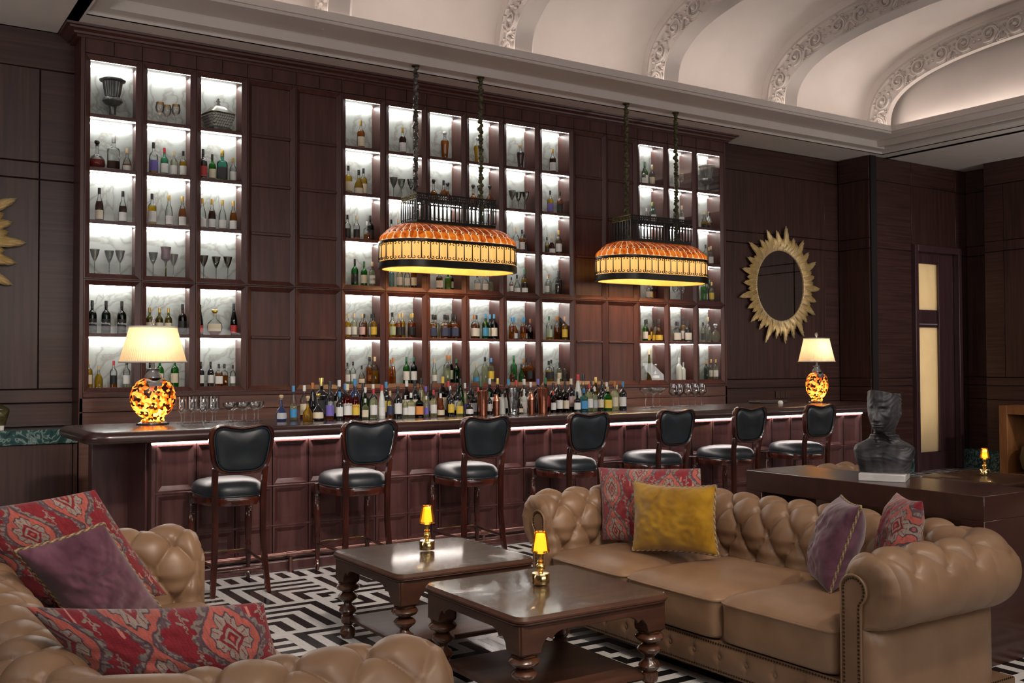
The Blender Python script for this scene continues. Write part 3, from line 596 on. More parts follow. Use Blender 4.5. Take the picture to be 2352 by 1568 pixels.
def bottle(x, y, z, shape, code, h, where, grp):
    g, lq, fill, lab, cap = code[0], code[1], int(code[2]), code[3], code[4]
    words = WG[g]+' '+WS.get(shape, 'bottle')
    if g in 'ct' and lq != 'n': words += ' of %s spirit' % WQ[lq]
    if lab != '-': words += ', %s label' % WL[lab]
    if cap != '-': words += ', %s cap' % WC[cap]
    t = thing(BN.get(shape, 'bottle'), words+', '+where, 'decanter' if shape in BN else 'bottle', (x, y, z), -math.atan2(x, y)*.8+random.uniform(-.15, .15), grp); t.scale = (h, h, h)
    rel('glass_body', bmesh_get(shape, 'glass'), 'glass_'+g, t)
    if lq != 'n' and g not in 'kfu': rel('spirit', bmesh_get(shape, 'liquid', fill), 'liq_'+lq, t)
    if lab != '-': rel('paper_label', bmesh_get(shape, 'label'), 'paper_'+lab, t)
    if cap != '-': rel('cap', bmesh_get(shape, 'cap'), 'cap_'+cap, t)
    for key, (txt, zz, sz, mat) in LETTER.items():
        if key == (shape, code, where[:8]):
            cu = bpy.data.curves.new('lettering', 'FONT'); cu.body = txt; cu.align_x = 'CENTER'; cu.align_y = 'CENTER'; cu.size = sz; cu.extrude = .001
            tmp = bpy.data.objects.new('tmp', cu); lm = bpy.data.meshes.new_from_object(tmp); bpy.data.objects.remove(tmp); bpy.data.curves.remove(cu)
            link('lettering', lm, mat, t, (0, -r_at(PR[shape], zz)*1.015-.006, zz), (pi/2, 0, 0))
    return t
LETTER = {('S', 'dn9kk', 'fifth sh'): ('Ardbeg', .33, .085, 'paper_w'), ('S', 'cr9wc', 'front ro'): ('CAMPARI', .42, .055, 'paper_n'), ('S', 'cr9yk', 'front ro'): ('APEROL', .40, .065, 'paper_r'), ('S', 'cp9wn', 'fourth s'): ('山崎', .30, .11, 'paper_k')}
SHELF = {  # (column, row): "x shape code height_cm"
(0, 1): '222Q cr4-k 27;260X cb3-s 33;291W co4wn 23', (0, 2): '228B cb8ck 31;282B cb7wk 30', (0, 4): '213S dn9kk 30;245S dn9kk 30;281S dn9kk 30', (0, 5): '206S cy9cn 25;229W cy8-n 20;263S ca4kr 24;293S cp5wk 24',
(1, 1): '352S cy3uk 31;377S tp9wr 27;399S cp8wn 25;426S cy8wk 26', (1, 2): '349S cy8wk 30;388B ca2wg 30;419B ca8wg 30', (1, 4): '345S oy8cg 25;367S oy8cg 25;388S oy8cg 25;420S ab9kk 29', (1, 5): '346S kn9wk 24;369S gp9cd 27;403S gp9cd 27',
(2, 1): '466S kn9rk 30;487S gp9ck 26;510X ty5kg 31;535S cp5wg 25', (2, 2): '465B cp2wg 30;487B cb8wg 30;511B cp3wg 30;536B ca8wg 30', (2, 4): '460T dn9rk 29;494F cr5cg 25;540T dn9rk 31', (2, 5): '463S kn9wk 23;485S kn9wk 23;504X ca8wk 21;520X ca6-k 21;536S cp5wk 20',
(5, 0): '829S ca9cg 31', (5, 1): '800S cy9ck 30;824W cy9ck 27;839S cy9ck 30', (5, 2): '798S cb5kk 26;819S ca3kn 26;843X ca4-w 21;866S dn9kk 28', (5, 3): '815S gn9kk 28;836S gp9cd 26;866S cp9wn 26',
(5, 4): '799S cy9wn 24;813S cp9wn 25;832S cr6pn 25;841S ca9-k 25;852S cy9yk 25;869S cp8wk 25', (5, 5): '798S cp6wk 22;811S cp6wk 23;831W ca4ck 19;849S co8-k 28;860T cb2wn 29;871S cy6-n 28',
(6, 0): '925S cb9wg 30', (6, 2): '899S cp5-k 25;915S cp7wn 26;950S ca7ck 26', (6, 3): '899S bp8-k 24;918S cp8wg 25;935S cp6wk 24;956S ca9cg 26', (6, 4): '901S cy7gk 27;916S co8kg 26;928S cy9kg 27;937S co8kg 26;951S ca8kg 27', (6, 5): '898T co9-o 25;907T co9-o 27;933S gn9wd 28;951S dn9wd 28',
(7, 0): '1022V ca9-s 32', (7, 1): '996J ca7-k 26;1019W co8wk 26;1033J co8-k 25', (7, 2): '1000S cp7wk 26;1030S ca7wk 26', (7, 3): '1009X cb8wk 22;1029X gp8-n 22;1047S ab9wk 22', (7, 4): '994X ca8nk 26;1005X cp6-k 26;1014X ca7nk 26;1029X ca8nk 26;1038X co8nk 26;1053S oy8ck 28', (7, 5): '997T cp6wn 26;1026S cp7-o 30;1037S cb9wo 30;1059S gn9-d 26',
(8, 0): '1098V cy9-s 31', (8, 1): '1087J co8-k 25;1105J co8-k 26;1118J co8-k 25', (8, 2): '1135S kn9-k 24', (8, 3): '1096X cy5wk 20;1114X cy5wg 20;1134W cp7-r 21', (8, 4): '1088S ca8wo 27;1099S ca8wk 27;1107S gn9bb 28;1117S gp9bb 28;1133S dn9wb 28;1140S dn9wb 28', (8, 5): '1093W cp9bn 21;1113S cp9-k 28;1132S cp9yb 27',
(9, 0): '1196V cb9-n 30', (9, 2): '1185S cy4wn 28;1199S ca8wk 26;1217X ca9kk 22', (9, 3): '1174S co7wk 18;1187W cp4wk 21;1205W ca4wk 22;1222S cy9kd 28', (9, 4): '1174S ca8-b 25;1185W co8wb 26;1193S ca8-b 25;1205W cr8wb 26;1217S cb5-o 24;1227S cy5-k 24', (9, 5): '1175W co6-k 18;1184S gp9-d 30;1189W gp9-k 20;1202S co9-o 26;1209W co9po 26;1221S co9kk 28;1231S cy7kk 27',
(10, 0): '1270S cb8wg 30', (10, 1): '1264S cy9uk 28;1286S ca9kk 28', (10, 2): '1256S cy7kk 20;1267W cb8wn 23;1283S ca4wg 29;1298S ca9kk 29', (10, 3): '1256S cp7ww 22;1265S cp6-o 24;1280C kn9-k 21;1296C kn9-k 29', (10, 4): '1260S cy4gd 28;1278S ca7-o 28;1285S ca7-o 28;1296S cy8yo 28;1308T dn9-k 27', (10, 5): '1259X cy7kk 24;1270S cy5kk 25;1284S cp8ck 22;1290S cp8ck 22;1301S cp6kk 21',
(13, 0): '1479S kn9wk 22;1487S gn9wd 31;1499S ca9cg 26;1513S gn9ww 29', (13, 1): '1485W cp5ww 20;1501S tp9wd 27;1514S kn9-g 29', (13, 2): '1490S cy7wk 26;1510S cp7wk 26', (13, 3): '1489X cp4wk 21;1504V cr9-n 25;1518X kn9yk 22', (13, 4): '1480S gp9wk 27;1489W co8yk 28;1504W cp9yk 28;1511S ca8yk 28;1520W ca9yk 28', (13, 5): '1489P on9-n 38;1506Q kn9ws 20',
(14, 1): '1553S dn9-k 28;1566S cp6wn 28;1578X kn9wk 22', (14, 2): '1556S ca7wk 27;1580S cp7wk 26', (14, 4): '1552X co5wk 26;1560X co5wk 26;1571X cb6wk 26;1582S cy9wk 32;1593S ab9kk 27', (14, 5): '1557S fn9-w 28;1567S fn7-s 22;1584S kn9wk 18',
(15, 1): '1618W cy5kn 25;1630W ca5kk 23;1643S fn9-n 25', (15, 2): '1620S cp8-k 27;1632S cy4wn 26;1645S cy6kg 25', (15, 3): '1615S gn9-d 30;1624S cp7wk 24;1635S cp9yg 26;1647S gn9kd 29', (15, 4): '1613S cp9kk 26;1624S cp6-n 33;1634W gp9-w 21;1647F cp9-s 24', (15, 5): '1620S gn9-g 24;1625S gn9-g 24;1633S cp9wg 26;1648S cy6wg 26'}
SN = ['top', 'second', 'third', 'fourth', 'fifth', 'bottom']
PAL = {'kn9wk': ['kn9wk', 'kn9ck']}
for (c, r), spec in SHELF.items():
    used = []
    for it in spec.split(';'):
        a, code, h = it.split(); x = float(a[:-1]); sh = a[-1]; h = float(h)/100
        Y = YF+.155
        X = at_y(x, 500, Y)[0]; lo, hi = CX0+c*CW0+.075, CX0+(c+1)*CW0-.075; X = min(max(X, lo), hi)
        rad = max(p[0] for p in PR[sh])*h
        for X2, Y2, r2 in used:
            if abs(X2-X) < rad+r2 and abs(Y2-Y) < rad+r2: Y = Y2+.085 if Y2 < YF+.17 else YF+.09
        Y = min(max(Y, YF+.075), YF+.20); used.append((X, Y, rad))
        # resolve what is left of overlaps by nudging along the shelf
        bottle(X, Y, ROWB[r], sh, code, h, '%s shelf, %s' % (SN[r], colname(c)), 'bottles on the %s shelf of the %s' % (SN[r], colname(c)))
# stemware in the cabinets and on the bar
def stem(kind):
    m = MB()
    if kind == 'goblet': m.lathe([(.036, 0), (.036, .003), (.006, .006), (.004, .02), (.004, .115), (.010, .125), (.03, .17), (.042, .225), (.040, .225), (.028, .172), (.004, .13), (0, .128)], 18)
    if kind == 'wine': m.lathe([(.036, 0), (.036, .003), (.005, .006), (.0035, .02), (.0035, .095), (.012, .10), (.036, .13), (.041, .16), (.034, .205), (.033, .205), (.039, .16), (.034, .132), (.008, .104), (0, .102)], 18)
    if kind == 'tulip': m.lathe([(.036, 0), (.036, .003), (.005, .006), (.0035, .02), (.0035, .085), (.01, .09), (.046, .13), (.047, .14), (.034, .215), (.033, .215), (.045, .14), (.042, .132), (.006, .094), (0, .092)], 18)
    if kind == 'flute': m.lathe([(.034, 0), (.034, .003), (.005, .006), (.004, .02), (.004, .075), (.012, .085), (.033, .11), (.031, .12), (.029, .205), (.027, .205), (.029, .12), (.008, .09), (0, .088)], 18)
    if kind == 'coupe': m.lathe([(.034, 0), (.034, .003), (.005, .006), (.0045, .02), (.0045, .085), (.01, .092), (.044, .115), (.05, .135), (.047, .155), (.045, .155), (.047, .135), (.04, .118), (.005, .096), (0, .094)], 18)
    if kind == 'saucer': m.lathe([(.036, 0), (.036, .003), (.005, .006), (.0035, .02), (.0035, .115), (.016, .13), (.055, .16), (.058, .185), (.056, .185), (.053, .162), (.012, .134), (0, .13)], 18)
    return m.me(kind, None, 50)
STM = {k: stem(k) for k in ('goblet', 'wine', 'tulip', 'flute', 'coupe', 'saucer')}
RIM = MB().lathe([(.0345, .196), (.0345, .207), (.0325, .207), (.0325, .196)], 18).me('gold_rim', 'gold', 40)
def glass(kind, x, y, z, label, grp, mat='stem_glass', h=1., rim=False, name='wine_glass'):
    o = rel(name, STM[kind], mat, None, loc=(x, y, z), scl=(h, h, h)); tag(o, label, 'glass', grp)
    if rim: link('gold_rim', RIM, None, o)
    return o
def shelf_x(x, Y): return at_y(x, 500, Y)[0]
for c, r, xs in ((0, 3, (217, 253, 275)), (1, 3, (351, 401)), (2, 3, (467, 499, 522)), (6, 1, (902, 925, 942)), (9, 1, (1174, 1194, 1205))):
    for k, x in enumerate(xs):
        glass('goblet', max(shelf_x(x, YF+.15), CX0+c*CW0+.065), YF+.13+.05*(k % 2), ROWB[r], 'smoky silvered goblet on the %s shelf, %s' % (SN[r], colname(c)), 'silvered goblets on the %s shelf of the %s' % (SN[r], colname(c)), 'smoke_glass', 1.0, name='goblet')
for c, r, xs in ((1, 0, (364, 385, 401)), (14, 0, (1562,))):
    for k, x in enumerate(xs): glass('wine', shelf_x(x, YF+.15), YF+.12+.07*(k % 2), ROWB[r], 'gold-rimmed clear wine glass on the top shelf, '+colname(c), 'gold-rimmed glasses in the '+colname(c), 'stem_glass', 1.0, True)
for x in (1550, 1566): glass('wine', shelf_x(x, YF+.15), YF+.15, ROWB[3], 'plain clear wine glass on the fourth shelf, '+colname(14), 'plain wine glasses in the '+colname(14))
ZT = 1.12
for k, x in enumerate((416, 423, 439, 447, 465, 472, 488, 495)):
    p = at_y(x, 970, 7.86+.09*(k % 2)); glass('flute', p[0], p[1], ZT, 'tall champagne flute standing on the bar top beside the tortoiseshell lamp', 'champagne flutes on the bar top', h=1.0, name='champagne_flute')
for k, x in enumerate((526, 535, 556, 565, 584, 593)):
    p = at_y(x, 970, 7.84+.11*(k % 2)); glass('coupe', p[0], p[1], ZT, 'short-stemmed rounded coupe glass between the flutes and the blue decanter', 'coupes between flutes and bottles', name='coupe_glass')
for k, x in enumerate((1483, 1499, 1502, 1516)):
    p = at_y(x, 940, 7.80+.13*(k % 2)); glass('saucer', p[0], p[1], ZT, 'wide shallow saucer glass between the bottles and the tulip glasses', 'saucer glasses on the bar top', h=1.1, name='coupe_glass')
for k, x in enumerate((1547, 1560, 1580, 1597, 1612)):
    p = at_y(x, 940, 7.95); glass('tulip', p[0], p[1], ZT, 'angular tulip wine glass standing on the bar top behind the stools', 'tulip wine glasses on the bar top', h=1.12)
COUNTER = '646,1J un9sn 21;674,1T cp5bb 28;699,2S cr4cw 28;718,2T kn9-o 30;707,0J cy9-n 20;738,2X kn9kg 34;731,0J kn9cg 22;758,2S kn9sk 31;757,0S ca4uk 27;779,2S kn9cw 32;780,0S kn9wb 23;793,2S kn9yb 29;798,0S cr9wc 29;815,2S un9bb 33;817,0S cr9yk 27;834,2T kn9-k 29;839,1S gn9-w 26;839,0X cp9cw 17;857,2S kn9-w 28;858,0S cp9wr 25;877,0T fn5wr 28;887,2S kn9yb 30;896,0S ca3nn 23;914,0S kn9wk 27;912,2S un9yk 24;931,0S cp9ww 19;934,2S ab9cw 31;944,0X cp9ww 21;953,2S kn9ck 31;963,0X dn9ok 21;967,2T cp9sk 33;978,1S cp9uu 26;979,0S cp9uw 18;989,2S ab9ck 28;996,0S cp9wr 23;1010,1S ca9-k 24;1017,2S ab9cy 34;1012,0W ca9cw 20;1030,2S ab9yr 30;1034,1S kn9-s 26;1036,0S kn9yk 23;1050,2S kn9wk 27;1058,2T gn9-k 32;1056,0X cp9yk 19;1068,2T cp9us 28;1080,2S kn9rk 28;1086,1X kn9sk 23;1078,0J kn9wk 18;1098,1S kn9-r 24;1104,2S dn9cd 30;1125,2S dn9ws 32;1124,1S kn9wd 20;1143,2S ab9cg 32;1154,0S fn9-k 22;1168,2S kn9wb 31;1186,2S kn9-r 30;1204,2S kn9ww 31;1204,1S fn9ww 22;1197,0X kn9cw 11;1219,2T cp9ks 28;1235,1S kn9-k 24;1236,2S ab9yu 31;1253,2S dn9rd 32;1271,2S kn9rk 27;1271,0S ab9wr 20;1283,2S kn9wc 31;1285,0S ab9wk 25;1298,2S kn9ck 28;1300,0S ab9ck 24;1312,1S kn9pc 31;1328,1T fn9-r 35;1340,2T cp5-k 35;1326,0X kn9wk 19;1341,0X bp9bb 22;1354,0S cp9wr 26;1358,2S kn9-k 28;1366,0S cp9sw 23;1369,2S oy9-g 32;1380,0S kn9ck 24;1383,2S kn9wk 29;1396,0X gp9yn 23;1394,2S kn9-w 27;1412,0S cp9co 28;1417,2S cp7-n 24;1431,0S kn9wb 28'
RW = {0: (7.60, 'front row'), 1: (7.735, 'middle row'), 2: (7.88, 'back row')}
for it in COUNTER.split(';'):
    a, code, h = it.split(); x, q = a.split(','); row = int(q[0]); Y, rn = RW[row]; x = float(x)
    Y += .05*max(0, (x-1100)/330)
    if code[:2] == 'fn' and q[1] == 'T' and x > 1300: code = 'fl9-r'
    p = at_y(x, 950, Y); zone = 'before the flutes-side stools' if False else ''
    bottle(p[0], Y, ZT, q[1], code, float(h)/100, rn+' on the bar', 'bottles in the %s on the bar' % rn)
shk = MB().lathe([(.036, 0), (.038, .004), (.046, .17), (.048, .175), (.046, .176), (.035, .006), (0, .006)], 24).me('shaker_cup', 'copper', 40); shl = MB().lathe([(.046, .17), (.040, .20), (.026, .225), (.026, .25), (.02, .256), (0, .257)], 24).me('shaker_lid', 'copper', 40)
for x, h, lid in ((1109, 1.05, 0), (1140, .72, 1), (1220, .75, 1), (1247, 1.12, 0)):
    p = at_y(x, 950, 7.52); t = thing('cocktail_shaker', 'tall tapering copper tumbler in front of the bottles on the bar' if not lid else 'copper cocktail shaker with domed lid on the bar top', 'shaker', (p[0], 7.52, ZT), 0, 'copper tumblers on the bar' if not lid else 'copper shakers on the bar'); t.scale = (h, h, h)
    link('cup', shk, None, t)
    if not lid: t.scale = (h, h, h*1.18)
    if lid: link('lid', shl, None, t)
p = at_y(1179, 950, 7.5)
mgl = thing('mixing_vase', 'cut crystal flared vase with round medallion between copper tumblers', 'vase', (p[0], 7.5, ZT))
MB().lathe([(.05, 0), (.052, .006), (.045, .03), (.052, .12), (.068, .20), (.072, .235), (.070, .235), (.064, .2), (.046, .12), (.04, .02), (0, .02)], 32, mod=lambda a, z: 1+.035*math.sin(16*a)).obj('body', 'crystal', mgl, smooth=25)
MB().lathe([(0, -.066), (.04, -.066), (.042, -.060), (.03, -.058), (.028, -.064)], 24).obj('medallion', 'crystal', mgl, loc=(0, 0, .175), rot=(pi/2, 0, .0), smooth=40) if False else MB().tube([(.038*math.cos(2*pi*k/24), -.068, .175+.038*math.sin(2*pi*k/24)) for k in range(24)], .006, 6, closed=True).obj('medallion', 'crystal', mgl, smooth=60)
# urns, casket, purple goblet in the cabinets
def urn(x, c, label):
    t = thing('urn', label, 'urn', (shelf_x(x, YF+.15), YF+.155, ROWB[0]), 0, 'fluted urns on the top shelf')
    MB().box(-.07, .07, -.07, .07, 0, .018).obj('base', 'pewter', t, bev=.004)
    MB().lathe([(.058, .018), (.05, .03), (.03, .045), (.028, .10), (.036, .115), (.03, .125)], 24).obj('foot', 'pewter', t, smooth=40)
    MB().lathe([(.03, .125), (.06, .14), (.082, .165), (.075, .19), (.06, .20)], 48, mod=lambda a, z: 1+.07*abs(math.sin(8*a))).obj('gadroon_cup', 'pewter', t, smooth=40)
    MB().lathe([(.058, .20), (.068, .24), (.078, .30), (.082, .335)], 64, mod=lambda a, z: 1+.045*math.sin(18*a)).obj('fluted_bowl', 'pewter', t, smooth=30)
    MB().lathe([(.082, .335), (.108, .345), (.112, .355), (.105, .362), (.08, .352), (.07, .30), (0, .26)], 36).obj('rim', 'pewter', t, smooth=40)
urn(257, 0, 'fluted grey urn on the top shelf next to the marble ledge end'); urn(1625, 15, 'fluted grey urn on the top shelf next to the oval sunburst mirror')
m, nt, pp = new('checker'); v = coords(nt, (1, 1, 1)); br = N(nt, 'ShaderNodeTexBrick'); br.offset = 0; br.inputs['Scale'].default_value = 1; br.inputs['Brick Width'].default_value = .024; br.inputs['Row Height'].default_value = .024; br.inputs['Mortar Size'].default_value = .0022
br.inputs['Color1'].default_value = (.50, .51, .46, 1); br.inputs['Color2'].default_value = (.44, .45, .40, 1); br.inputs['Mortar'].default_value = (.02, .02, .02, 1)
tc = N(nt, 'ShaderNodeSeparateXYZ'); nt.links.new(v, tc.inputs[0]); cb = N(nt, 'ShaderNodeCombineXYZ'); ad = N(nt, 'ShaderNodeMath', operation='ADD'); nt.links.new(tc.outputs[0], ad.inputs[0]); nt.links.new(tc.outputs[1], ad.inputs[1]); nt.links.new(ad.outputs[0], cb.inputs[0]); nt.links.new(tc.outputs[2], cb.inputs[1]); nt.links.new(cb.outputs[0], br.inputs['Vector']); nt.links.new(br.outputs[0], pp.inputs['Base Color'])
ck = thing('casket', 'chequered casket with stepped lid and bow finial on the top shelf', 'casket', (shelf_x(501, YF+.15), YF+.155, ROWB[0]), .2)
MB().lathe([(.10, 0), (.10, .035), (.085, .045)], 40, square=8).obj('plinth', 'pewter', ck, smooth=30)
MB().lathe([(.085, .045), (.10, .09), (.125, .15), (.118, .165)], 40, square=8).obj('body', 'checker', ck, smooth=30)
MB().lathe([(.122, .165), (.125, .178), (.10, .20), (.06, .24), (.02, .262), (0, .265)], 40, square=8).obj('lid', 'bronze_green', ck, smooth=30)
MB().tube([(.018*math.sin(2*a), 0, .285+.022*math.sin(a)) for a in [2*pi*k/24 for k in range(24)]], .005, 6, closed=True).lathe([(.006, .26), (.006, .31), (.012, .32), (0, .335)], 10).obj('finial', 'pewter', ck, smooth=50)
pg = thing('candle_goblet', 'mottled purple goblet on a tall glass stem among silvered goblets', 'goblet', (shelf_x(382, YF+.15), YF+.16, ROWB[3]))
noisy('purple_cup', (.02, .006, .012), (.13, .05, .075), (40, 40, 40), .3, .3)
MB().lathe([(.038, 0), (.038, .004), (.008, .01), (.006, .10), (.012, .15)], 18).obj('stem', 'glass_o', pg, smooth=40)
MB().lathe([(.012, .15), (.042, .175), (.046, .20), (.040, .24), (.048, .285), (.045, .285), (.036, .24), (.04, .2), (0, .17)], 24).obj('cup', 'purple_cup', pg, smooth=40)
# ------------------------------------------------------------------ bar stools (front towards +Y)
def stool():
    t = thing('bar_stool', '', 'stool', (0, 0, 0))
    yb = -.255
    def outline(s, n=48):
        """back outline in x,z: shield wider at the top with a dipped crest"""
        q = []
        hw_t, hw_b, zb, zt, r = .245*s, .190*s, .815, 1.172, .085
        cz = (zb+zt)/2; hz = (zt-zb)/2*s+(.0 if s == 1 else 0)
        for k in range(n):
            a = 2*pi*k/n; c, sn = math.cos(a), math.sin(a)
            x = math.copysign(abs(c)**.52, c); z = math.copysign(abs(sn)**.52, sn)
            hw = hw_b+(hw_t-hw_b)*(z+1)/2
            dip = -.022*math.cos(min(abs(x), 1)*pi)*max(z, 0)**3-.0
            q.append((x*hw, cz+z*hz+dip-.008*max(z, 0)))
        return q
    lean = lambda z: yb-.10*(z-.6)
    o1 = outline(1.0); o2 = outline(.86)
    V = []; n = len(o1)
    for d, o in ((-.02, o1), (.02, o1), (.024, o2), (-.024, o2)):
        sc = 1
        for x, z in o: V.append((x, lean(z)+d, z))
    o15 = outline(.93)
    V = []
    for d, o in ((.0, o1), (-.022, outline(.975)), (-.026, o15), (-.014, o2), (.014, o2), (.026, o15), (.022, outline(.975))):
        for x, z in o: V.append((x, lean(z)+d, z))
    F = [(j*n+k, j*n+(k+1) % n, ((j+1) % 7)*n+(k+1) % n, ((j+1) % 7)*n+k) for j in range(7) for k in range(n)]
    MB().add(V, F).obj('back_frame', 'wood_stool', t, smooth=50)
    for d, s_ in ((-1, 1), (1, 1)):
        V = [(0, lean(1.0)+d*.030, 1.0)]; 
        rr = (.25, .6, .85, .96, 1.0); dd = (.030, .029, .025, .018, .004)
        for q, e in zip(rr, dd):
            for x, z in o2: V.append((x*q*.985, lean(z)+d*e, 1.0+(z-1.0)*q*.985))
        F = [(0, 1+k, 1+(k+1) % n) for k in range(n)]+[(1+j*n+k, 1+j*n+(k+1) % n, 1+(j+1)*n+(k+1) % n, 1+(j+1)*n+k) for j in range(4) for k in range(n)]
        p = MB().add(V, F).obj('back_pad', 'leather_black', t, smooth=60)
        MB().tube([(x*.985, lean(z)+d*.02, 1.0+(z-1.0)*.985) for x, z in o2], .005, 6, closed=True).obj('piping', 'leather_black', p, smooth=60)
    for sx in (-1, 1):
        pts = []; rad = []
        P = [(sx*.172, lean(.86)+.0, .87), (sx*.170, yb, .76), (sx*.165, yb+.005, .62), (sx*.165, yb+.005, .40), (sx*.175, yb-.01, .20), (sx*.192, yb-.035, 0)]
        V = []
        for i, (x, y, z) in enumerate(P):
            w = .019 if z > .15 else .017
            V += [(x-w, y-w, z), (x+w, y-w, z), (x+w, y+w, z), (x-w, y+w, z)]
        F = [(i*4+k, i*4+(k+1) % 4, (i+1)*4+(k+1) % 4, (i+1)*4+k) for i in range(len(P)-1) for k in range(4)]+[(3, 2, 1, 0), tuple(len(P)*4-4+k for k in range(4))]
        MB().add(V, F).obj('rear_leg', 'wood_stool', t, bev=.005)
        pr = [(.012, 0), (.017, .02), (.024, .05), (.019, .062), (.023, .07), (.019, .078), (.016, .10), (.020, .18), (.018, .24), (.022, .26), (.018, .27), (.022, .30), (.027, .44), (.024, .50)]
        for k in range(5): pr += [(.021, .505+k*.014), (.0245, .512+k*.014)]
        pr += [(.021, .58), (.026, .588), (.026, .66)]
        MB().lathe(pr, 16, (sx*.205, .215, 0)).obj('front_leg', 'wood_stool', t, smooth=35)
        MB().box(sx*.168-.011, sx*.168+.011, yb+.01, .22, .185, .215).obj('stretcher', 'wood_stool', t, rot=(0, 0, 0), bev=.005) if False else MB().tube([(sx*.176, yb-.005, .20), (sx*.205, .215, .205)], .012, 8).obj('stretcher', 'wood_stool', t, smooth=50)
    MB().tube([(-.172, yb, .165), (.172, yb, .165)], .014, 8).obj('stretcher', 'wood_stool', t, smooth=50)
    f = MB().box(-.19, .19, .20, .23, .195, .225).obj('foot_bar', 'wood_stool', t, bev=.005)
    MB().box(-.165, .165, .197, .233, .2245, .2285).box(-.165, .165, .231, .233, .2, .2285).obj('foot_plate', 'brass', f)
    def seat_loop(s, n=56):
        q = []
        for k in range(n):
            a = 2*pi*k/n; c, sn = math.cos(a), math.sin(a)
            x = math.copysign(abs(c)**.62, c); y = math.copysign(abs(sn)**.62, sn)
            hw = .195+.055*(y+1)/2
            q.append((x*hw*s, -.005+y*.255*s+.012*(1-x*x)*max(y, 0)))
        return q
    def loft(prof, nm, mat):
        n = 56; V = []
        for s, z in prof: V += [(x, y, z) for x, y in seat_loop(s)]
        F = [(j*n+k, j*n+(k+1) % n, (j+1)*n+(k+1) % n, (j+1)*n+k) for j in range(len(prof)-1) for k in range(n)]+[tuple(reversed(range(n))), tuple(range((len(prof)-1)*n, len(prof)*n))]
        return MB().add(V, F).obj(nm, mat, t, smooth=45)
    loft([(.94, .600), (.97, .603), (.985, .615), (.985, .655), (.97, .662)], 'seat_frame', 'wood_stool')
    sc_ = loft([(.96, .662), (.985, .668), (1.0, .69), (.985, .715), (.94, .738), (.84, .756), (.65, .768), (.4, .775), (.15, .777)], 'seat', 'leather_black')
    MB().tube([(x, y, .666) for x, y in seat_loop(.99)], .0055, 6, closed=True).obj('piping', 'leather_black', sc_, smooth=60)
    return t
st = stool()
SX = [2.275, 3.23, 4.235, 5.24, 6.225, 7.16, 8.17]
for k, x in enumerate(SX):
    lab = 'dark leather bar stool with wood frame, %s counting from the marble ledge end' % ORD[k]
    if k == 0: st.location = (x, 7.095, 0); st.rotation_euler = (0, 0, -.03); st['label'] = lab; st['group'] = 'bar stools along the bar'
    else: dup(st, (x, 7.095, 0), random.uniform(-.05, .03), lab)
# ------------------------------------------------------------------ coffee tables
def coffee_table():
    t = thing('coffee_table', '', 'table', (0, 0, 0)); h = .425
    def sq(s, c=.055, n=5):
        q = []
        for cx, cy, a0 in ((s-c, -s+c, -90), (s-c, s-c, 0), (-s+c, s-c, 90), (-s+c, -s+c, 180)):
            for k in range(n): a = math.radians(a0+k*90/(n-1)); q.append((cx+c*math.cos(a), cy+c*math.sin(a)))
        return q
    def slab(prof, nm, mat, sm=30, par=t):
        V = []; n = 20
        for s, z in prof: V += [(x, y, z) for x, y in sq(s)]
        return MB().add(V, [(j*n+k, j*n+(k+1) % n, (j+1)*n+(k+1) % n, (j+1)*n+k) for j in range(len(prof)-1) for k in range(n)]+[tuple(reversed(range(n))), tuple(range((len(prof)-1)*n, len(prof)*n))]).obj(nm, mat, par, smooth=sm)
    slab([(h-.012, .452), (h-.004, .456), (h, .462), (h-.003, .468), (h+.004, .470), (h+.004, .478), (h, .484), (h-.006, .4935)], 'table_top', 'wood_table')
    slab([(h-.006, .494), (h-.004, .496), (h-.004, .500), (h-.008, .502)], 'glass_top', 'table_glass')
    prof = [(-.40, .452), (-.40, .330), (-.300, .330), (-.292, .362), (-.275, .382), (-.262, .392), (-.25, .385), (-.238, .378), (-.232, .392), (-.215, .404), (-.19, .412), (.19, .412), (.215, .404), (.232, .392), (.238, .378), (.25, .385), (.262, .392), (.275, .382), (.292, .362), (.300, .330), (.40, .330), (.40, .452)]
    for k in range(4):
        a = MB()
        pts = prof; a.prism([(x, z) for x, z in pts], -h+.016, -h+.040)
        a.obj('apron', 'wood_table', t, rot=(0, 0, k*pi/2), bev=.004)
        c_, s_ = math.cos(k*pi/2+pi/4), math.sin(k*pi/2+pi/4)
        lx, ly = .352*math.copysign(1, c_), .352*math.copysign(1, s_)
        MB().box(lx-.055, lx+.055, ly-.055, ly+.055, .318, .45).obj('corner_block', 'wood_table', t, bev=.02, seg=3)
        pr = [(.03, 0), (.040, .012), (.046, .035), (.040, .058), (.024, .072), (.024, .080), (.036, .088), (.040, .10), (.040, .128), (.030, .134), (.044, .146), (.052, .160), (.044, .176), (.026, .188), (.022, .200), (.034, .212), (.054, .228), (.058, .240), (.046, .254), (.030, .262), (.036, .268), (.062, .280), (.070, .294), (.062, .306), (.050, .312), (.056, .318), (.05, .322)]
        MB().lathe(pr, 24, (lx, ly, 0)).obj('leg', 'wood_leg', t, smooth=40)
    slab([(h-.075, .100), (h-.066, .104), (h-.066, .118), (h-.078, .124)], 'shelf', 'wood_table')
    return t
ct = coffee_table(); ct.location = (2.79, 3.97, 0); ct['label'] = 'square dark wood coffee table with turned legs beside the tan sofa cushions'; ct['group'] = 'turned-leg coffee tables'
dup(ct, (2.775, 5.045, 0), 0, 'square dark wood coffee table with turned legs nearer the bar stools')
dup(ct, (9.0, 5.55, 0), 0, 'square dark wood coffee table behind the console with the bust')
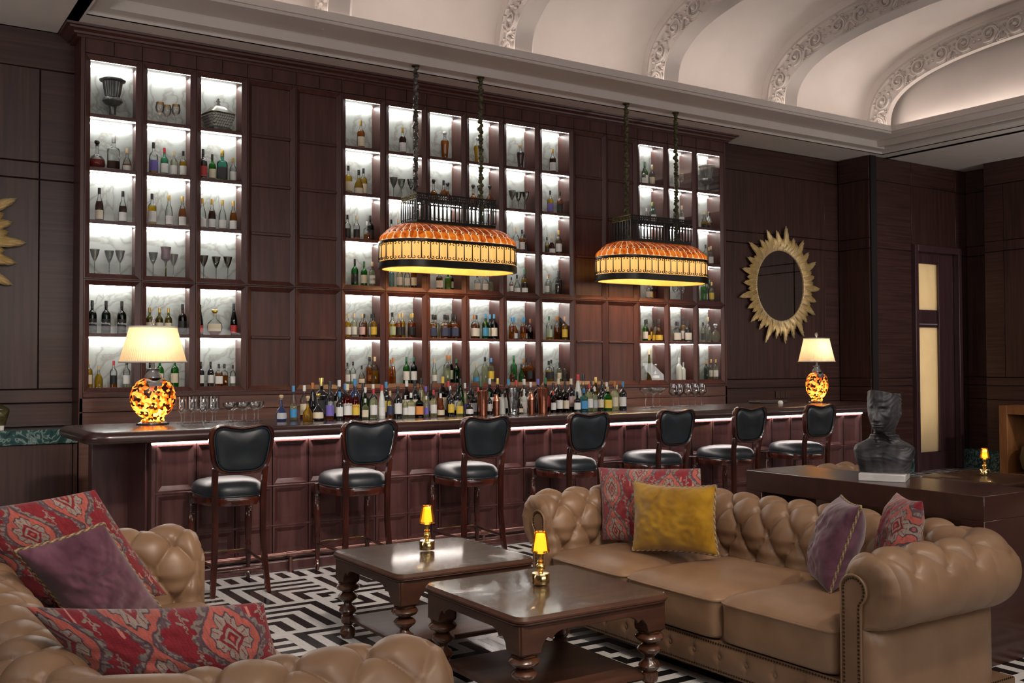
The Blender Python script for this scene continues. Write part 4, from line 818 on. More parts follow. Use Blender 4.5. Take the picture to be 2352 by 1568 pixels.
# small table lamps
def small_lamp():
    t = thing('table_lamp', '', 'lamp', (0, 0, 0))
    MB().lathe([(.040, 0), (.043, .003), (.043, .048), (.040, .052), (.012, .053)], 32).obj('base', 'brass', t, smooth=40)
    MB().lathe([(.012, .053), (.010, .058), (.020, .068), (.024, .082), (.019, .094), (.012, .100), (.017, .108), (.010, .116), (.012, .128), (.020, .145), (.012, .148)], 20).obj('stem', 'gold', t, smooth=40)
    MB().lathe([(.018, .146), (.044, .152), (.045, .160), (.030, .250), (.028, .252), (.028, .248), (.041, .162), (.02, .152)], 10).obj('glass_shade', 'amber_glass', t, smooth=20)
    MB().lathe([(.012, .150), (.034, .160), (.022, .238), (.018, .240), (0, .240)], 24).obj('inner_shade', 'amber_core', t, smooth=40)
    return t
sl = small_lamp()
for k, (x, y, l) in enumerate(((2.815, 4.03, 'small brass lamp with glowing amber glass shade on the table beside the sofa'), (2.80, 5.145, 'small brass lamp with glowing amber glass shade on the table nearer the stools'), (9.1, 5.62, 'small brass lamp with glowing amber glass shade on the table behind the console'))):
    if k == 0: sl.location = (x, y, .502); sl['label'] = l; sl['group'] = 'small amber lamps on coffee tables'
    else: dup(sl, (x, y, .502), 0, l)
    point('lamp_glow', (x, y, .502+.2), 1.6, (1, .66, .25), .02); point('lamp_glow', (x, y, .502+.29), .6, (1, .66, .25), .02)
# ------------------------------------------------------------------ chesterfield sofas (front at local x = 0, facing -x)
SL, SXB, SRC = 1.035, .79, .10
def sofa_path(n):
    L1 = SXB-SRC; L2 = SRC*pi/2; L3 = 2*(SL-SRC); tot = 2*L1+2*L2+L3
    out = []
    for i in range(n):
        s = tot*i/(n-1); q = s
        if q <= L1: p = (q, -SL); d = (0, -1)
        elif q <= L1+L2:
            a = -pi/2+(q-L1)/SRC; p = (L1+SRC*math.cos(a), -SL+SRC+SRC*math.sin(a)); d = (math.cos(a), math.sin(a))
        elif q <= L1+L2+L3: p = (SXB, -SL+SRC+q-L1-L2); d = (1, 0)
        elif q <= L1+2*L2+L3:
            a = (q-L1-L2-L3)/SRC; p = (L1+SRC*math.cos(a), SL-SRC+SRC*math.sin(a)); d = (math.cos(a), math.sin(a))
        else: p = (L1-(q-L1-2*L2-L3), SL); d = (0, 1)
        out.append((*p, *d, s))
    return np.array(out), tot
RC, RR = .168, .160
def sofa_profile():
    p = [(.0, .12), (.0, .30)]+[(.0+.004*math.sin(i), .30+(.60-.30)*i/24) for i in range(1, 25)]
    p += [(RC+RR*math.cos(math.radians(a)), .630+RR*math.sin(math.radians(a))) for a in np.linspace(176, -122, 88)]
    p += [(.198, .46), (.20, .40), (.20, .12)]
    return np.array(p)
def sofa():
    t = thing('chesterfield_sofa', '', 'sofa', (0, 0, 0))
    ns = 540; path, tot = sofa_path(ns); pr = sofa_profile(); npf = len(pr)
    d = np.diff(pr, axis=0); tl = np.concatenate([[0], np.cumsum(np.hypot(d[:, 0], d[:, 1]))])
    tg = np.gradient(pr, axis=0); tg /= np.linalg.norm(tg, axis=1)[:, None]; nor = np.stack([-tg[:, 1], tg[:, 0]], 1)
    # outward side of the leather: inner face points to -d, roll points away from its centre
    S_, Tt = np.meshgrid(path[:, 4], tl, indexing='ij')
    cols = round(tot/.205); wS = tot/cols; hT = .30; t0 = tl[2]
    a = S_/wS+(Tt-t0)/hT; b = S_/wS-(Tt-t0)/hT
    pil = np.abs(np.sin(pi*a)*np.sin(pi*b))**.33
    da = (a-np.round(a)); db = (b-np.round(b)); dist = np.sqrt(da**2+db**2)
    but = np.exp(-(dist/.10)**2)
    t_end = tl[26+46]; t_low = tl[1]
    env = np.clip((Tt-t_low)/.10, 0, 1)*np.clip((t_end-Tt)/.10, 0, 1); env = env**.7
    # lower outer side of the roll: only vertical pleats running on from the last buttons
    ver = np.abs(np.sin(pi*S_/wS))**.3; envv = np.clip((Tt-tl[26+34])/.08, 0, 1)*np.clip((tl[-4]-Tt)/.1, 0, 1)
    ends = np.clip(np.minimum(S_, tot-S_)/.06, 0, 1)**.5
    disp = (.045*(pil-.74)-.024*but)*env*ends+.006*(ver-1)*envv*ends
    disp += .002*np.sin(S_*37+np.sin(Tt*23)*2)*env
    D = pr[None, :, 0]+disp*nor[None, :, 0]; Z = pr[None, :, 1]+disp*nor[None, :, 1]
    puff = np.clip(1-np.minimum(S_, tot-S_)/.045, 0, 1)**2
    cxr, czr = RC, .63; roll = (pr[None, :, 1] > .45)
    D = np.where(roll, D-(D-.12)*.14*puff, D-(D-.1)*.12*puff); Z = np.where(roll, Z-(Z-.60)*.10*puff*(Z > .6), Z)
    X = path[:, None, 0]+path[:, None, 2]*D; Y = path[:, None, 1]+path[:, None, 3]*D
    P = np.stack([X, Y, Z], -1)
    bk = link('tufted_back_and_arms', grid_me('sofa_shell', P, 'leather'), None, t)
    bm = MB(); done = set()
    for ia in range(-20, 60):
        for ib in range(-20, 60):
            s = (ia+ib)/2*wS; tt = (ia-ib)/2*hT+t0
            if .07 < s < tot-.07 and tl[3]+.02 < tt < t_end-.05:
                i = int(round(s/tot*(ns-1))); j = int(np.argmin(abs(tl-tt))); q = P[i, j]; nn = Vector((path[i, 2]*nor[j, 0], path[i, 3]*nor[j, 0], nor[j, 1]))
                c = Vector(q)+nn*.002
                bm.lathe([(.0, -.006), (.011, -.003), (.012, .0), (.008, .006), (0, .008)], 8, (0, 0, 0)); mt = nn.to_track_quat('Z', 'Y')
                for v in range(len(bm.v)-40, len(bm.v)): w_ = mt@Vector(bm.v[v]); bm.v[v] = tuple(w_+c)
    stuff(bm.obj('buttons', 'leather_dark', bk, smooth=60))
    # arm fronts: pleated ring, welt, flat facing with nail heads
    for side in (-1, 1):
        e = P[0 if side < 0 else -1]; n = len(e)
        o = e[:, [1, 2]].copy(); cen = np.array([side*(SL+.115), .5])
        def inset(k):
            q = np.vstack([o, [[side*(SL+.2), .12], [side*SL, .12]]])[:-2]
            tgt = np.gradient(q, axis=0); tgt /= np.maximum(np.linalg.norm(tgt, axis=1), 1e-6)[:, None]
            nr = np.stack([tgt[:, 1], -tgt[:, 0]], 1)*(-side)*(-1)
            r = q.copy()
            # shrink towards the post's centre line / roll centre
            tx = side*(SL+.108); tz = np.clip(q[:, 1], .12, .615); v = np.stack([tx-q[:, 0], np.where(q[:, 1] > .12, tz-q[:, 1], 0)], 1)
            L = np.maximum(np.linalg.norm(v, axis=1), 1e-6)[:, None]; return q+v/L*np.minimum(k, L*.97)
        rows = []
        for k, fx in ((0, 0), (.012, -.020), (.03, -.030), (.055, -.032), (.075, -.027), (.10, -.022), (.13, -.020), (.20, -.020)):
            q = inset(k); ang = np.arange(n); pl = .004*np.abs(np.sin(ang*.33))*(k > 0)*(k < .07)
            rows.append(np.stack([np.full(n, fx)+pl+0*q[:, 0], q[:, 0], q[:, 1]], 1))
        RW_ = np.array(rows); me = grid_me('arm_front', RW_, 'leather', flip=side > 0)
        af = link('arm_front', me, None, t)
        # facing: narrow post with a round head that hooks outwards
        hw = .058; cx = side*(SL+.092)
        fo = [(cx-side*hw, .115)]+[(cx-side*hw, z) for z in np.linspace(.16, .60, 10)]
        hx, hz, hr = cx+side*.004, .625, .064
        fo += [(hx+side*hr*math.cos(math.radians(a)), hz+hr*math.sin(math.radians(a))) for a in np.linspace(170, -52, 22)]
        fo += [(cx+side*.040, z) for z in np.linspace(.545, .16, 9)]+[(cx+side*.046, .115)]
        fv = [(-.030, y, z) for y, z in fo]; m = MB(); m.prism([(y, z) for y, z in fo], -.034, -.016, 'x'); fc = m.obj('facing', 'leather_dark', af)
        MB().tube([(-.034, y, z) for y, z in fo], .0055, 6).obj('welt', 'leather', fc, smooth=60)
        nl = MB(); q = [Vector((0, y, z)) for y, z in fo]; acc = 0
        for i in range(len(q)-1):
            L = (q[i+1]-q[i]).length; k = 0
            while acc < L:
                c = q[i].lerp(q[i+1], acc/L); ins = Vector((0, cx, min(max(c.z, .12), .62)))-c; ins = ins.normalized()*.013 if ins.length > .02 else ins*.2
                c = c+ins; nl.lathe([(.0055, 0), (.005, .003), (0, .0045)], 6, (0, 0, 0))
                for v in range(len(nl.v)-18, len(nl.v)): vv = nl.v[v]; nl.v[v] = (-.034-vv[2], c.y+vv[0], c.z+vv[1])
                acc += .0165
            acc -= L
        stuff(nl.obj('nail_heads', 'nail', fc, smooth=60))
    # seat rail and tufted apron
    MB().box(.02, .80, -SL-.05, SL+.05, .12, .27).obj('seat_rail', 'leather_dark', t, bev=.015, seg=3)
    ny, nz = 260, 26; yy = np.linspace(-SL-.03, SL+.03, ny); zz = np.linspace(.088, .235, nz); Yg, Zg = np.meshgrid(yy, zz, indexing='ij')
    ph = Yg/.172; bd = np.sqrt(((ph-np.round(ph))*.172)**2+(Zg-.165)**2)
    Xg = -.012-.012*np.sin(pi*(Zg-.088)/.147)+.016*np.exp(-(bd/.020)**2)+.004*np.exp(-(((ph-np.round(ph))*.172)/.006)**2)
    ap = link('apron', grid_me('apron', np.stack([Xg, Yg, Zg], -1), 'leather_dark', flip=True), None, t)
    MB().box(-.012, .05, -SL-.04, SL+.04, .084, .236).obj('apron_core', 'leather_dark', t)
    nl = MB(); bt = MB()
    for z in (.226, .098):
        for k in range(int(2.1/.0165)): nl.lathe([(.0055, 0), (.005, .003), (0, .0045)], 6, (0, 0, 0)); 
        m0 = len(nl.v)-int(2.1/.0165)*18
        for v in range(m0, len(nl.v)):
            k = (v-m0)//18; vv = nl.v[v]; nl.v[v] = (-.016-vv[2], -1.05+k*.0165+vv[0], z+vv[1])
    for k in range(-6, 7):
        bt.lathe([(.012, 0), (.011, .006), (0, .009)], 10)
        for v in range(len(bt.v)-30, len(bt.v)): vv = bt.v[v]; bt.v[v] = (-.008-vv[2], k*.172+vv[0], .165+vv[1])
    stuff(nl.obj('nail_heads', 'nail', ap, smooth=60)); stuff(bt.obj('buttons', 'leather_dark', ap, smooth=60))
    MB().box(.03, SXB+.19, -SL-.19, SL+.19, .08, .13).obj('base_frame', 'leather_dark', t, bev=.01)
    bn = MB()
    for side in (-1, 1):
        for k in range(55):
            bn.lathe([(.0055, 0), (.005, .003), (0, .0045)], 6)
            for v in range(len(bn.v)-18, len(bn.v)): vv = bn.v[v]; bn.v[v] = (.03+k*.0168+vv[0], side*(SL+.2+vv[2]), .135+vv[1])
    stuff(bn.obj('nail_heads', 'nail', bk, smooth=60))
    # three seat cushions
    cw = 2*SL/3
    def cush():
        nu, nv = 60, 60; u = np.linspace(-1, 1, nu); U, Vv = np.meshgrid(u, u, indexing='ij'); rows = []
        hx, hy = .395, cw/2-.004
        def rect(f):
            n = 160; q = []
            for k in range(n):
                a_ = 2*pi*k/n; c, s_ = math.cos(a_), math.sin(a_); e = .16
                x = math.copysign(abs(c)**e, c); y = math.copysign(abs(s_)**e, s_); q.append((x*f, y*f))
            return np.array(q)
        prof = [(.93, .245), (.985, .248), (1.0, .262), (.996, .335), (1.0, .405), (1.008, .419), (1.012, .426), (1.006, .433), (.992, .437), (.96, .449), (.88, .466), (.74, .482), (.55, .493), (.3, .499), (.1, .501), (.002, .501)]
        L = []
        for f, z in prof:
            r = rect(1); k_ = .395*f if f > .9 else .395*f
            off = 1-f
            px = r[:, 0]*hx*(1-off) if f < .8 else r[:, 0]*(hx-off*.34); py_ = r[:, 1]*hy*(1-off) if f < .8 else r[:, 1]*(hy-off*.34)
            wv = .004*np.sin(py_*9+1)*np.cos(px*7) if z > .44 else 0
            L.append(np.stack([px, py_, z+wv+0*px], 1))
        return np.array(L)
    P = cush(); me = grid_me('seat_cushion', P, 'leather', close_v=True)
    for k in (-1, 0, 1):
        c = link('seat_cushion', me, None, t, (.385-.02, k*cw, 0))
    wl = MB().tube([tuple(p) for p in P[6]], .0055, 6, closed=True).me('welt', 'leather', 60)
    for c in [o for o in t.children if o.name.startswith('seat_cushion')]: link('welt', wl, None, c)
    for x in (.09, .88):
        for y in (-SL-.1, SL+.1):
            f = MB().lathe([(.0, .028), (.03, .03), (.042, .05), (.045, .065), (.03, .082), (.03, .10)], 16, (x, y, 0)).obj('foot', 'wood_stool', t, smooth=50)
            MB().tube([(x, y-.012, .02), (x, y+.012, .02)], .02, 14).obj('castor', 'brass', f, smooth=40)
    return t
so = sofa(); so.location = (3.5, 3.855, 0); so['label'] = 'tan leather chesterfield sofa with a mustard cushion, in front of the console'; so['group'] = 'tan chesterfield sofas'
dup(so, (1.40, 3.76, 0), pi, 'tan leather chesterfield sofa holding the long patterned bolster cushion')
dup(so, (6.60, 3.95, 0), pi, 'tan leather chesterfield sofa standing behind the console with the dark bust')
# ------------------------------------------------------------------ cushions
RED, SAL, GRY, PUR, DKR = (np.array(c) for c in ((.225, .021, .030), (.42, .105, .082), (.30, .240, .205), (.105, .062, .075), (.15, .011, .02)))
def vnoise(x, y, seed=0):
    r = np.sin(x*12.9898+y*78.233+seed)*43758.5453; return r-np.floor(r)
def snoise(x, y, seed=0):
    xi, yi = np.floor(x), np.floor(y); fx, fy = x-xi, y-yi; fx = fx*fx*(3-2*fx); fy = fy*fy*(3-2*fy)
    g = lambda a, b: vnoise(a, b, seed); return (g(xi, yi)*(1-fx)+g(xi+1, yi)*fx)*(1-fy)+(g(xi, yi+1)*(1-fx)+g(xi+1, yi+1)*fx)*fy
def kilim(u, v, sx=.215, sy=.265):
    v = v+(snoise(u*140, v*20, 5)-.5)*.010; u = u+(snoise(u*60, v*14, 3)-.5)*.006
    col = np.empty(u.shape+(3,)); col[:] = RED
    ci = np.round(u/sx); du = u-ci*sx; dv = (v-(np.mod(ci, 2))*sy/2)/sy; dv = (dv-np.round(dv))*sy
    w = sx*.37*(.5+.5*np.cos(2*pi*dv/sy))**.8+.005
    ed = np.abs(du)-w; ins = ed < 0
    lace = (ed >= 0) & (ed < .016+.014*snoise(u*70, v*70, 9)+.006*np.sin(dv*150)); col[lace] = PUR*1.1
    col[lace & (snoise(u*120, v*120, 21) > .52)] = GRY*.75
    col[ins] = SAL; col[np.abs(ed) < .0035] = PUR*.9
    mx, my = sx*.27, sy*.33
    m = np.abs(du)/mx+np.abs(dv)/my; a = np.arctan2(dv/my, du/mx); m2 = m*(1+.15*np.cos(8*a)+.07*np.cos(16*a))
    col[ins & (m2 < 1.12)] = PUR*.8; col[ins & (m2 < 1.03)] = GRY
    col[ins & (m2 < .97) & (m2 > .66) & (np.abs(np.sin(a*8)) < .25)] = RED
    col[ins & (m < .64)] = RED*.95; col[ins & (m < .45)] = GRY; col[ins & (m < .30)] = RED*.9; col[ins & (m < .13)] = SAL
    for fx in (-sx/2, sx/2):
        for fy in (-sy*.27, sy*.27, -sy*.02):
            x = du-fx; y = dv-fy; r = np.hypot(x, y); th = np.arctan2(y, x)
            fl = (r < .012+.006*np.cos(4*th)) & (r > .0045)
            for s_ in (-1, 1): q = np.hypot(x, y+s_*.026); fl |= (q < .006) & (q > .003)
            if abs(fy) > .02: col[fl & (ed > .02)] = GRY*.9
    th = vnoise(np.floor(u*420), np.floor(v*55), 2)[..., None]; col = col*(.78+.36*th)
    st_ = vnoise(np.floor(u*130), np.floor(v*26), 8); ticks = (st_ > .985) & (~ins) & (~lace); col[ticks] = np.array((.50, .20, .16))
    return col
def cushion(TL, TR, BR, BL, th, mat, nu=90, pinch=.07, seed=1, sag=0, off=(0, 0), pat=(.215, .265), crease=0.):
    """soft cushion hung between four corners (world metres); returns mesh about its centre"""
    TL, TR, BR, BL = (np.array(p, float) for p in (TL, TR, BR, BL)); cen = (TL+TR+BR+BL)/4
    w = (np.linalg.norm(TR-TL)+np.linalg.norm(BR-BL))/2; h = (np.linalg.norm(TL-BL)+np.linalg.norm(TR-BR))/2
    u = np.sin(np.linspace(-pi/2, pi/2, nu)*.94)/math.sin(pi/2*.94); n2 = max(24, int(nu*h/w)); v = np.sin(np.linspace(-pi/2, pi/2, n2)*.94)/math.sin(pi/2*.94)
    U, Vv = np.meshgrid(u, v, indexing='ij')
    x = U*(1-pinch*(1-Vv**2)); y = Vv*(1-pinch*(1-U**2))-sag*2*(1-U**2)*np.clip((Vv+1)/2, 0, 1)
    fu, fv = ((x+1)/2)[..., None], ((y+1)/2)[..., None]
    base = (BL*(1-fu)+BR*fu)*(1-fv)+(TL*(1-fu)+TR*fu)*fv-cen
    nrm = np.cross(TR-TL+BR-BL, TL-BL+TR-BR); nrm /= np.linalg.norm(nrm)
    prof = (np.clip(1-np.abs(U)**2.4, 0, 1)*np.clip(1-np.abs(Vv)**2.4, 0, 1))**.5
    wr = .016*(snoise(U*3+seed, Vv*3, seed)-.5)+.008*(snoise(U*8+seed, Vv*8, seed+2)-.5)
    z = th/2*prof+wr*prof*1.2-crease*np.exp(-((U*.8+Vv*.6+.05)/.12)**2)*prof; zb = -th/2*prof+.4*wr*prof
    top = base+z[..., None]*nrm; bot = base+zb[..., None]*nrm
    P = np.concatenate([top, bot[:, ::-1]], 1)
    col = None
    if mat == 'kilim':
        c = kilim(U*w/2+off[0], Vv*h/2+off[1], *pat); col = np.concatenate([c, c[:, ::-1]], 1)
    me = grid_me('cushion', P, mat, close_v=True, col=col, flip=True)
    b = bmesh.new(); b.from_mesh(me); bmesh.ops.remove_doubles(b, verts=b.verts, dist=.0004); bmesh.ops.recalc_face_normals(b, faces=b.faces); b.to_mesh(me); b.free()
    me.polygons.foreach_set('use_smooth', [True]*len(me.polygons))
    edge = [base[i, 0] for i in range(nu)]+[base[-1, j] for j in range(1, n2)]+[base[i, -1] for i in range(nu-2, -1, -1)]+[base[0, j] for j in range(n2-2, 0, -1)]
    return me, edge, cen, nrm
def cord_me(edge, nrm, r=.0065):
    Pn = [Vector(p) for p in edge]; L = [0]
    for i in range(len(Pn)): L.append(L[-1]+(Pn[(i+1) % len(Pn)]-Pn[i]).length)
    tot = L[-1]; n = int(tot/.006); q = []; j = 0
    for i in range(n):
        d = tot*i/n
        while L[j+1] < d: j += 1
        q.append(Pn[j].lerp(Pn[(j+1) % len(Pn)], (d-L[j])/max(L[j+1]-L[j], 1e-6)))
    seg = 8; V = np.zeros((n, seg, 3)); col = np.zeros((n, seg, 3))
    for i in range(n):
        t = (q[(i+1) % n]-q[i-1]).normalized(); up = Vector(nrm); b = t.cross(up).normalized()
        for k in range(seg):
            a = 2*pi*k/seg; tw = math.sin(2*(a+i*.55)); rr = r*(1+.22*tw); V[i, k] = q[i]+(up*math.cos(a)+b*math.sin(a))*rr
            col[i, k] = (.42, .31, .16) if tw > 0 else (.10, .060, .045)
    return grid_me('cord_trim', V, 'cord', close_u=True, close_v=True, col=col)
def place(label, *a, cord=False, name='cushion', **k):
    me, edge, cen, nrm = cushion(*a, **k); o = link(name, me, None, None, tuple(cen)); tag(o, label, 'cushion')
    if cord: link('cord_trim', cord_me(edge, nrm), None, o)
    return o
# sofa with the mustard cushion
place('red ikat pattern cushion standing behind the mustard velvet cushion', (3.95, 5.02, .915), (4.15, 4.32, .955), (4.03, 4.12, .54), (3.83, 4.83, .50), .20, 'kilim', 240, pinch=.05, seed=3, off=(.02, .06))
place('mustard velvet cushion edged with twisted cord', (3.83, 4.54, .881), (3.96, 4.0, .898), (3.90, 3.93, .537), (3.73, 4.43, .508), .20, 'velvet_mustard', 110, pinch=.07, seed=5, sag=.02, cord=True)
place('mauve velvet cushion with cord trim propped against the sofa arm, beside a faded red cushion', (4.116, 3.30, .905), (3.88, 3.0, .905), (3.79, 3.108, .50), (4.03, 3.41, .50), .21, 'velvet_purple', 100, pinch=.06, seed=7, cord=True)
place('faded red patterned cushion tucked between the mauve cushion and the sofa arm', (4.32, 3.13, .925), (4.118, 2.85, .929), (4.0, 2.90, .50), (4.2, 3.17, .50), .17, 'kilim', 200, pinch=.07, seed=9, off=(.1, .05))
# sofa with the bolster
place('large red ikat cushion leaning in the corner of the bolster sofa', (.36, 4.55, .985), (.897, 4.6, 1.03), (1.22, 4.68, .53), (.70, 4.62, .50), .21, 'kilim', 280, pinch=.04, seed=11, off=(.08, .10))
place('mauve velvet cushion with cord trim in front of the large ikat cushion', (.53, 4.15, .875), (.86, 4.25, .936), (1.137, 4.45, .525), (.80, 4.33, .49), .20, 'velvet_purple', 110, pinch=.05, seed=13, cord=True)
place('long red ikat bolster cushion lying along the sofa arm', (.42, 3.05, .90), (1.062, 2.98, .842), (1.17, 2.98, .50), (.70, 3.0, .50), .23, 'kilim', 400, pinch=.04, seed=17, sag=.02, off=(.06, .02), name='bolster_cushion')
# ------------------------------------------------------------------ console behind the sofa, with the bust
cs = thing('console_table', 'dark reddish wood console with thick mitred frame behind the sofa', 'console', (4.88, 3.02, 0))
CL, CD, CHh = 1.64, .52, .875
MB().box(0, CD, 0, CL, CHh-.13, CHh).obj('top', 'wood_console', cs, bev=.003, seg=1)
MB().box(0, CD, 0, .13, 0, CHh-.13).obj('end_panel', 'wood_console', cs, bev=.003, seg=1); MB().box(0, CD, CL-.13, CL, 0, CHh-.13).obj('end_panel', 'wood_console', cs, bev=.003, seg=1)
MB().box(.02, CD-.02, .13, CL-.13, .02, .05).obj('bottom_stretcher', 'wood_console', cs)
def bust(name, label, mat, loc, rz, s, twist):
    t = thing(name, label, 'bust', loc, rz); t.scale = (s, s, s)
    MB().box(-.125, .125, -.125, .125, 0, .042).obj('plinth', 'marble_white', t, bev=.004)
    na, nz = 220, 300; A = np.linspace(0, 2*pi, na, endpoint=False); Zs = np.linspace(.042, .505, nz); P = np.zeros((nz, na, 3))
    g = lambda a, b, w: np.exp(-((a-b)/w)**2)
    # z, half width, half depth, centre depth (front = -y), squareness
    K = np.array([(.042, .118, .062, .0, 2.4), (.09, .128, .070, .0, 2.5), (.14, .152, .078, .002, 2.6), (.185, .170, .076, .006, 2.4), (.215, .158, .066, .012, 2.1), (.236, .112, .056, .016, 2.0), (.256, .072, .052, .018, 2.0), (.28, .056, .053, .016, 2.0), (.31, .053, .056, .010, 2.0),
                  (.326, .052, .066, .002, 2.0), (.338, .053, .078, -.008, 2.0), (.352, .058, .087, -.006, 2.1), (.372, .064, .093, -.003, 2.1), (.40, .069, .097, .0, 2.1), (.44, .073, .100, .003, 2.15), (.48, .074, .099, .005, 2.15), (.505, .073, .096, .006, 2.15)])
    ker = np.hanning(27); ker /= ker.sum(); KS = [np.convolve(np.pad(np.interp(Zs, K[:, 0], K[:, j]), 13, 'edge'), ker, 'valid') for j in (1, 2, 3, 4)]
    for i, z in enumerate(Zs):
        hx, hy, cy, sq = (q[i] for q in KS)
        c, s_ = np.cos(A), np.sin(A); r = 1/(np.abs(c)**sq+np.abs(s_)**sq)**(1/sq); x = hx*r*c; y = cy+hy*r*s_; f = np.clip(-s_*1.4, 0, 1); ax = np.abs(x)
        if z > .318:
            # jaw and cheeks taper towards the front so the face reads as planes
            x = x*(1-.20*f*np.clip((.40-z)/.06, 0, 1)*g(z, .345, .05)); ax = np.abs(x)
            y = y+.010*f*np.clip(ax/.05, 0, 1)**2
            nose = np.interp(z, [.374, .380, .388, .41, .435, .452], [.0, .021, .026, .018, .008, 0])
            y = y-nose*np.exp(-(x/np.interp(z, [.374, .385, .41, .45], [.013, .011, .0075, .009]))**2)*f
            y = y-.006*g(ax, .012, .006)*g(z, .381, .006)*f
            y = y+.011*g(ax, .029, .014)*g(z, .428, .013)*f-.008*g(ax, .028, .0095)*g(z, .4265, .0065)*f+.003*g(ax, .028, .010)*g(z, .4262, .0014)*f
            y = y-.005*g(ax, .026, .022)*g(z, .4455+.0*ax, .008)*f
            y = y-.0085*g(x, 0, .019)*g(z, .3610, .0040)*f-.0085*g(x, 0, .017)*g(z, .3505, .0042)*f+.0085*g(x, 0, .024)*g(z, .3558, .0016)*f+.004*g(x, 0, .016)*g(z, .3435, .003)*f-.010*g(x, 0, .017)*g(z, .332, .0085)*f
            y = y+.003*g(x, 0, .004)*g(z, .3685, .004)*f-.005*g(ax, .045, .014)*g(z, .402, .014)*f+.006*g(ax, .043, .014)*g(z, .37, .016)*f
            sd = (np.abs(c) > .35)
            er = g(y, .022, .017)*g(z, .412, .026)*sd; x = x+np.sign(x)*(.017*er-.013*g(y, .019, .008)*g(z, .414, .013)*sd)
            hr = np.clip((y-.012+.6*(z-.45))/.03, 0, 1)*np.clip((z-.385)/.03, 0, 1)*(1-er); bv = .0045*(np.sin(y*210+z*140)*np.sin(z*230-y*120)); x = x+bv*hr*c; y = y+(bv*s_)*hr
        if z < .30:
            y = y-.012*g(ax, .062, .045)*g(z, .130, .055)*f+.010*g(x, 0, .012)*np.clip((.19-z)/.08, 0, 1)*f-.006*g(z, .222-.16*np.clip(ax-.02, 0, .1), .006)*np.clip((ax-.012)/.02, 0, 1)*np.clip((.11-ax)/.02, 0, 1)*f
            x = np.sign(x)*.165*np.tanh(ax/.165*1.15)/np.tanh(1.15)*1.0
        y = y-.012*g(ax, .026, .010)*np.clip((z-.235)/.03, 0, 1)*np.clip((.325-z)/.03, 0, 1)*f
        nn = .0012*np.sin(A*9+np.sin(z*47)*3)*np.sin(z*120+np.sin(A*5)*2); x = x+nn*c; y = y+nn*s_
        a = twist*np.clip((z-.25)/.07, 0, 1); ca, sa = math.cos(a), math.sin(a)
        top = (-.012*np.sin(A)-.008*np.cos(A*2+.6))*np.clip((z-.475)/.03, 0, 1)
        k_ = np.interp(z, [.23, .285, .345], [1, 1.08, 1.17]); zo = np.interp(z, [.042, .24, .325, .51], [.042, .212, .275, .500])
        P[i] = np.stack([(x*ca-y*sa)*k_, (x*sa+y*ca)*k_, zo+top], 1)
    last = P[-1]; cen = last.mean(0)
    inn = [cen+(last-cen)*.92+np.array([0, 0, -.003]), cen+(last-cen)*.86+np.array([0, 0, -.03]), cen+(last-cen)*.5+np.array([0, 0, -.07]), cen+(last-cen)*.02+np.array([0, 0, -.075])]
    P = np.concatenate([P, np.array(inn)], 0)
    link('figure', grid_me('figure', P, mat, close_v=True), None, t)
    return t
bust('bust', 'dark bronze head and shoulders bust on a white marble plinth on the console', 'bronze_dark', (5.13, 3.80, CHh), math.radians(-60), 1.03, math.radians(-14))
bust('bust', 'greenish bronze bust on a white plinth on the marble ledge', 'bronze_green', (1.00, 9.40, 1.036), math.radians(-8), .93, math.radians(8))
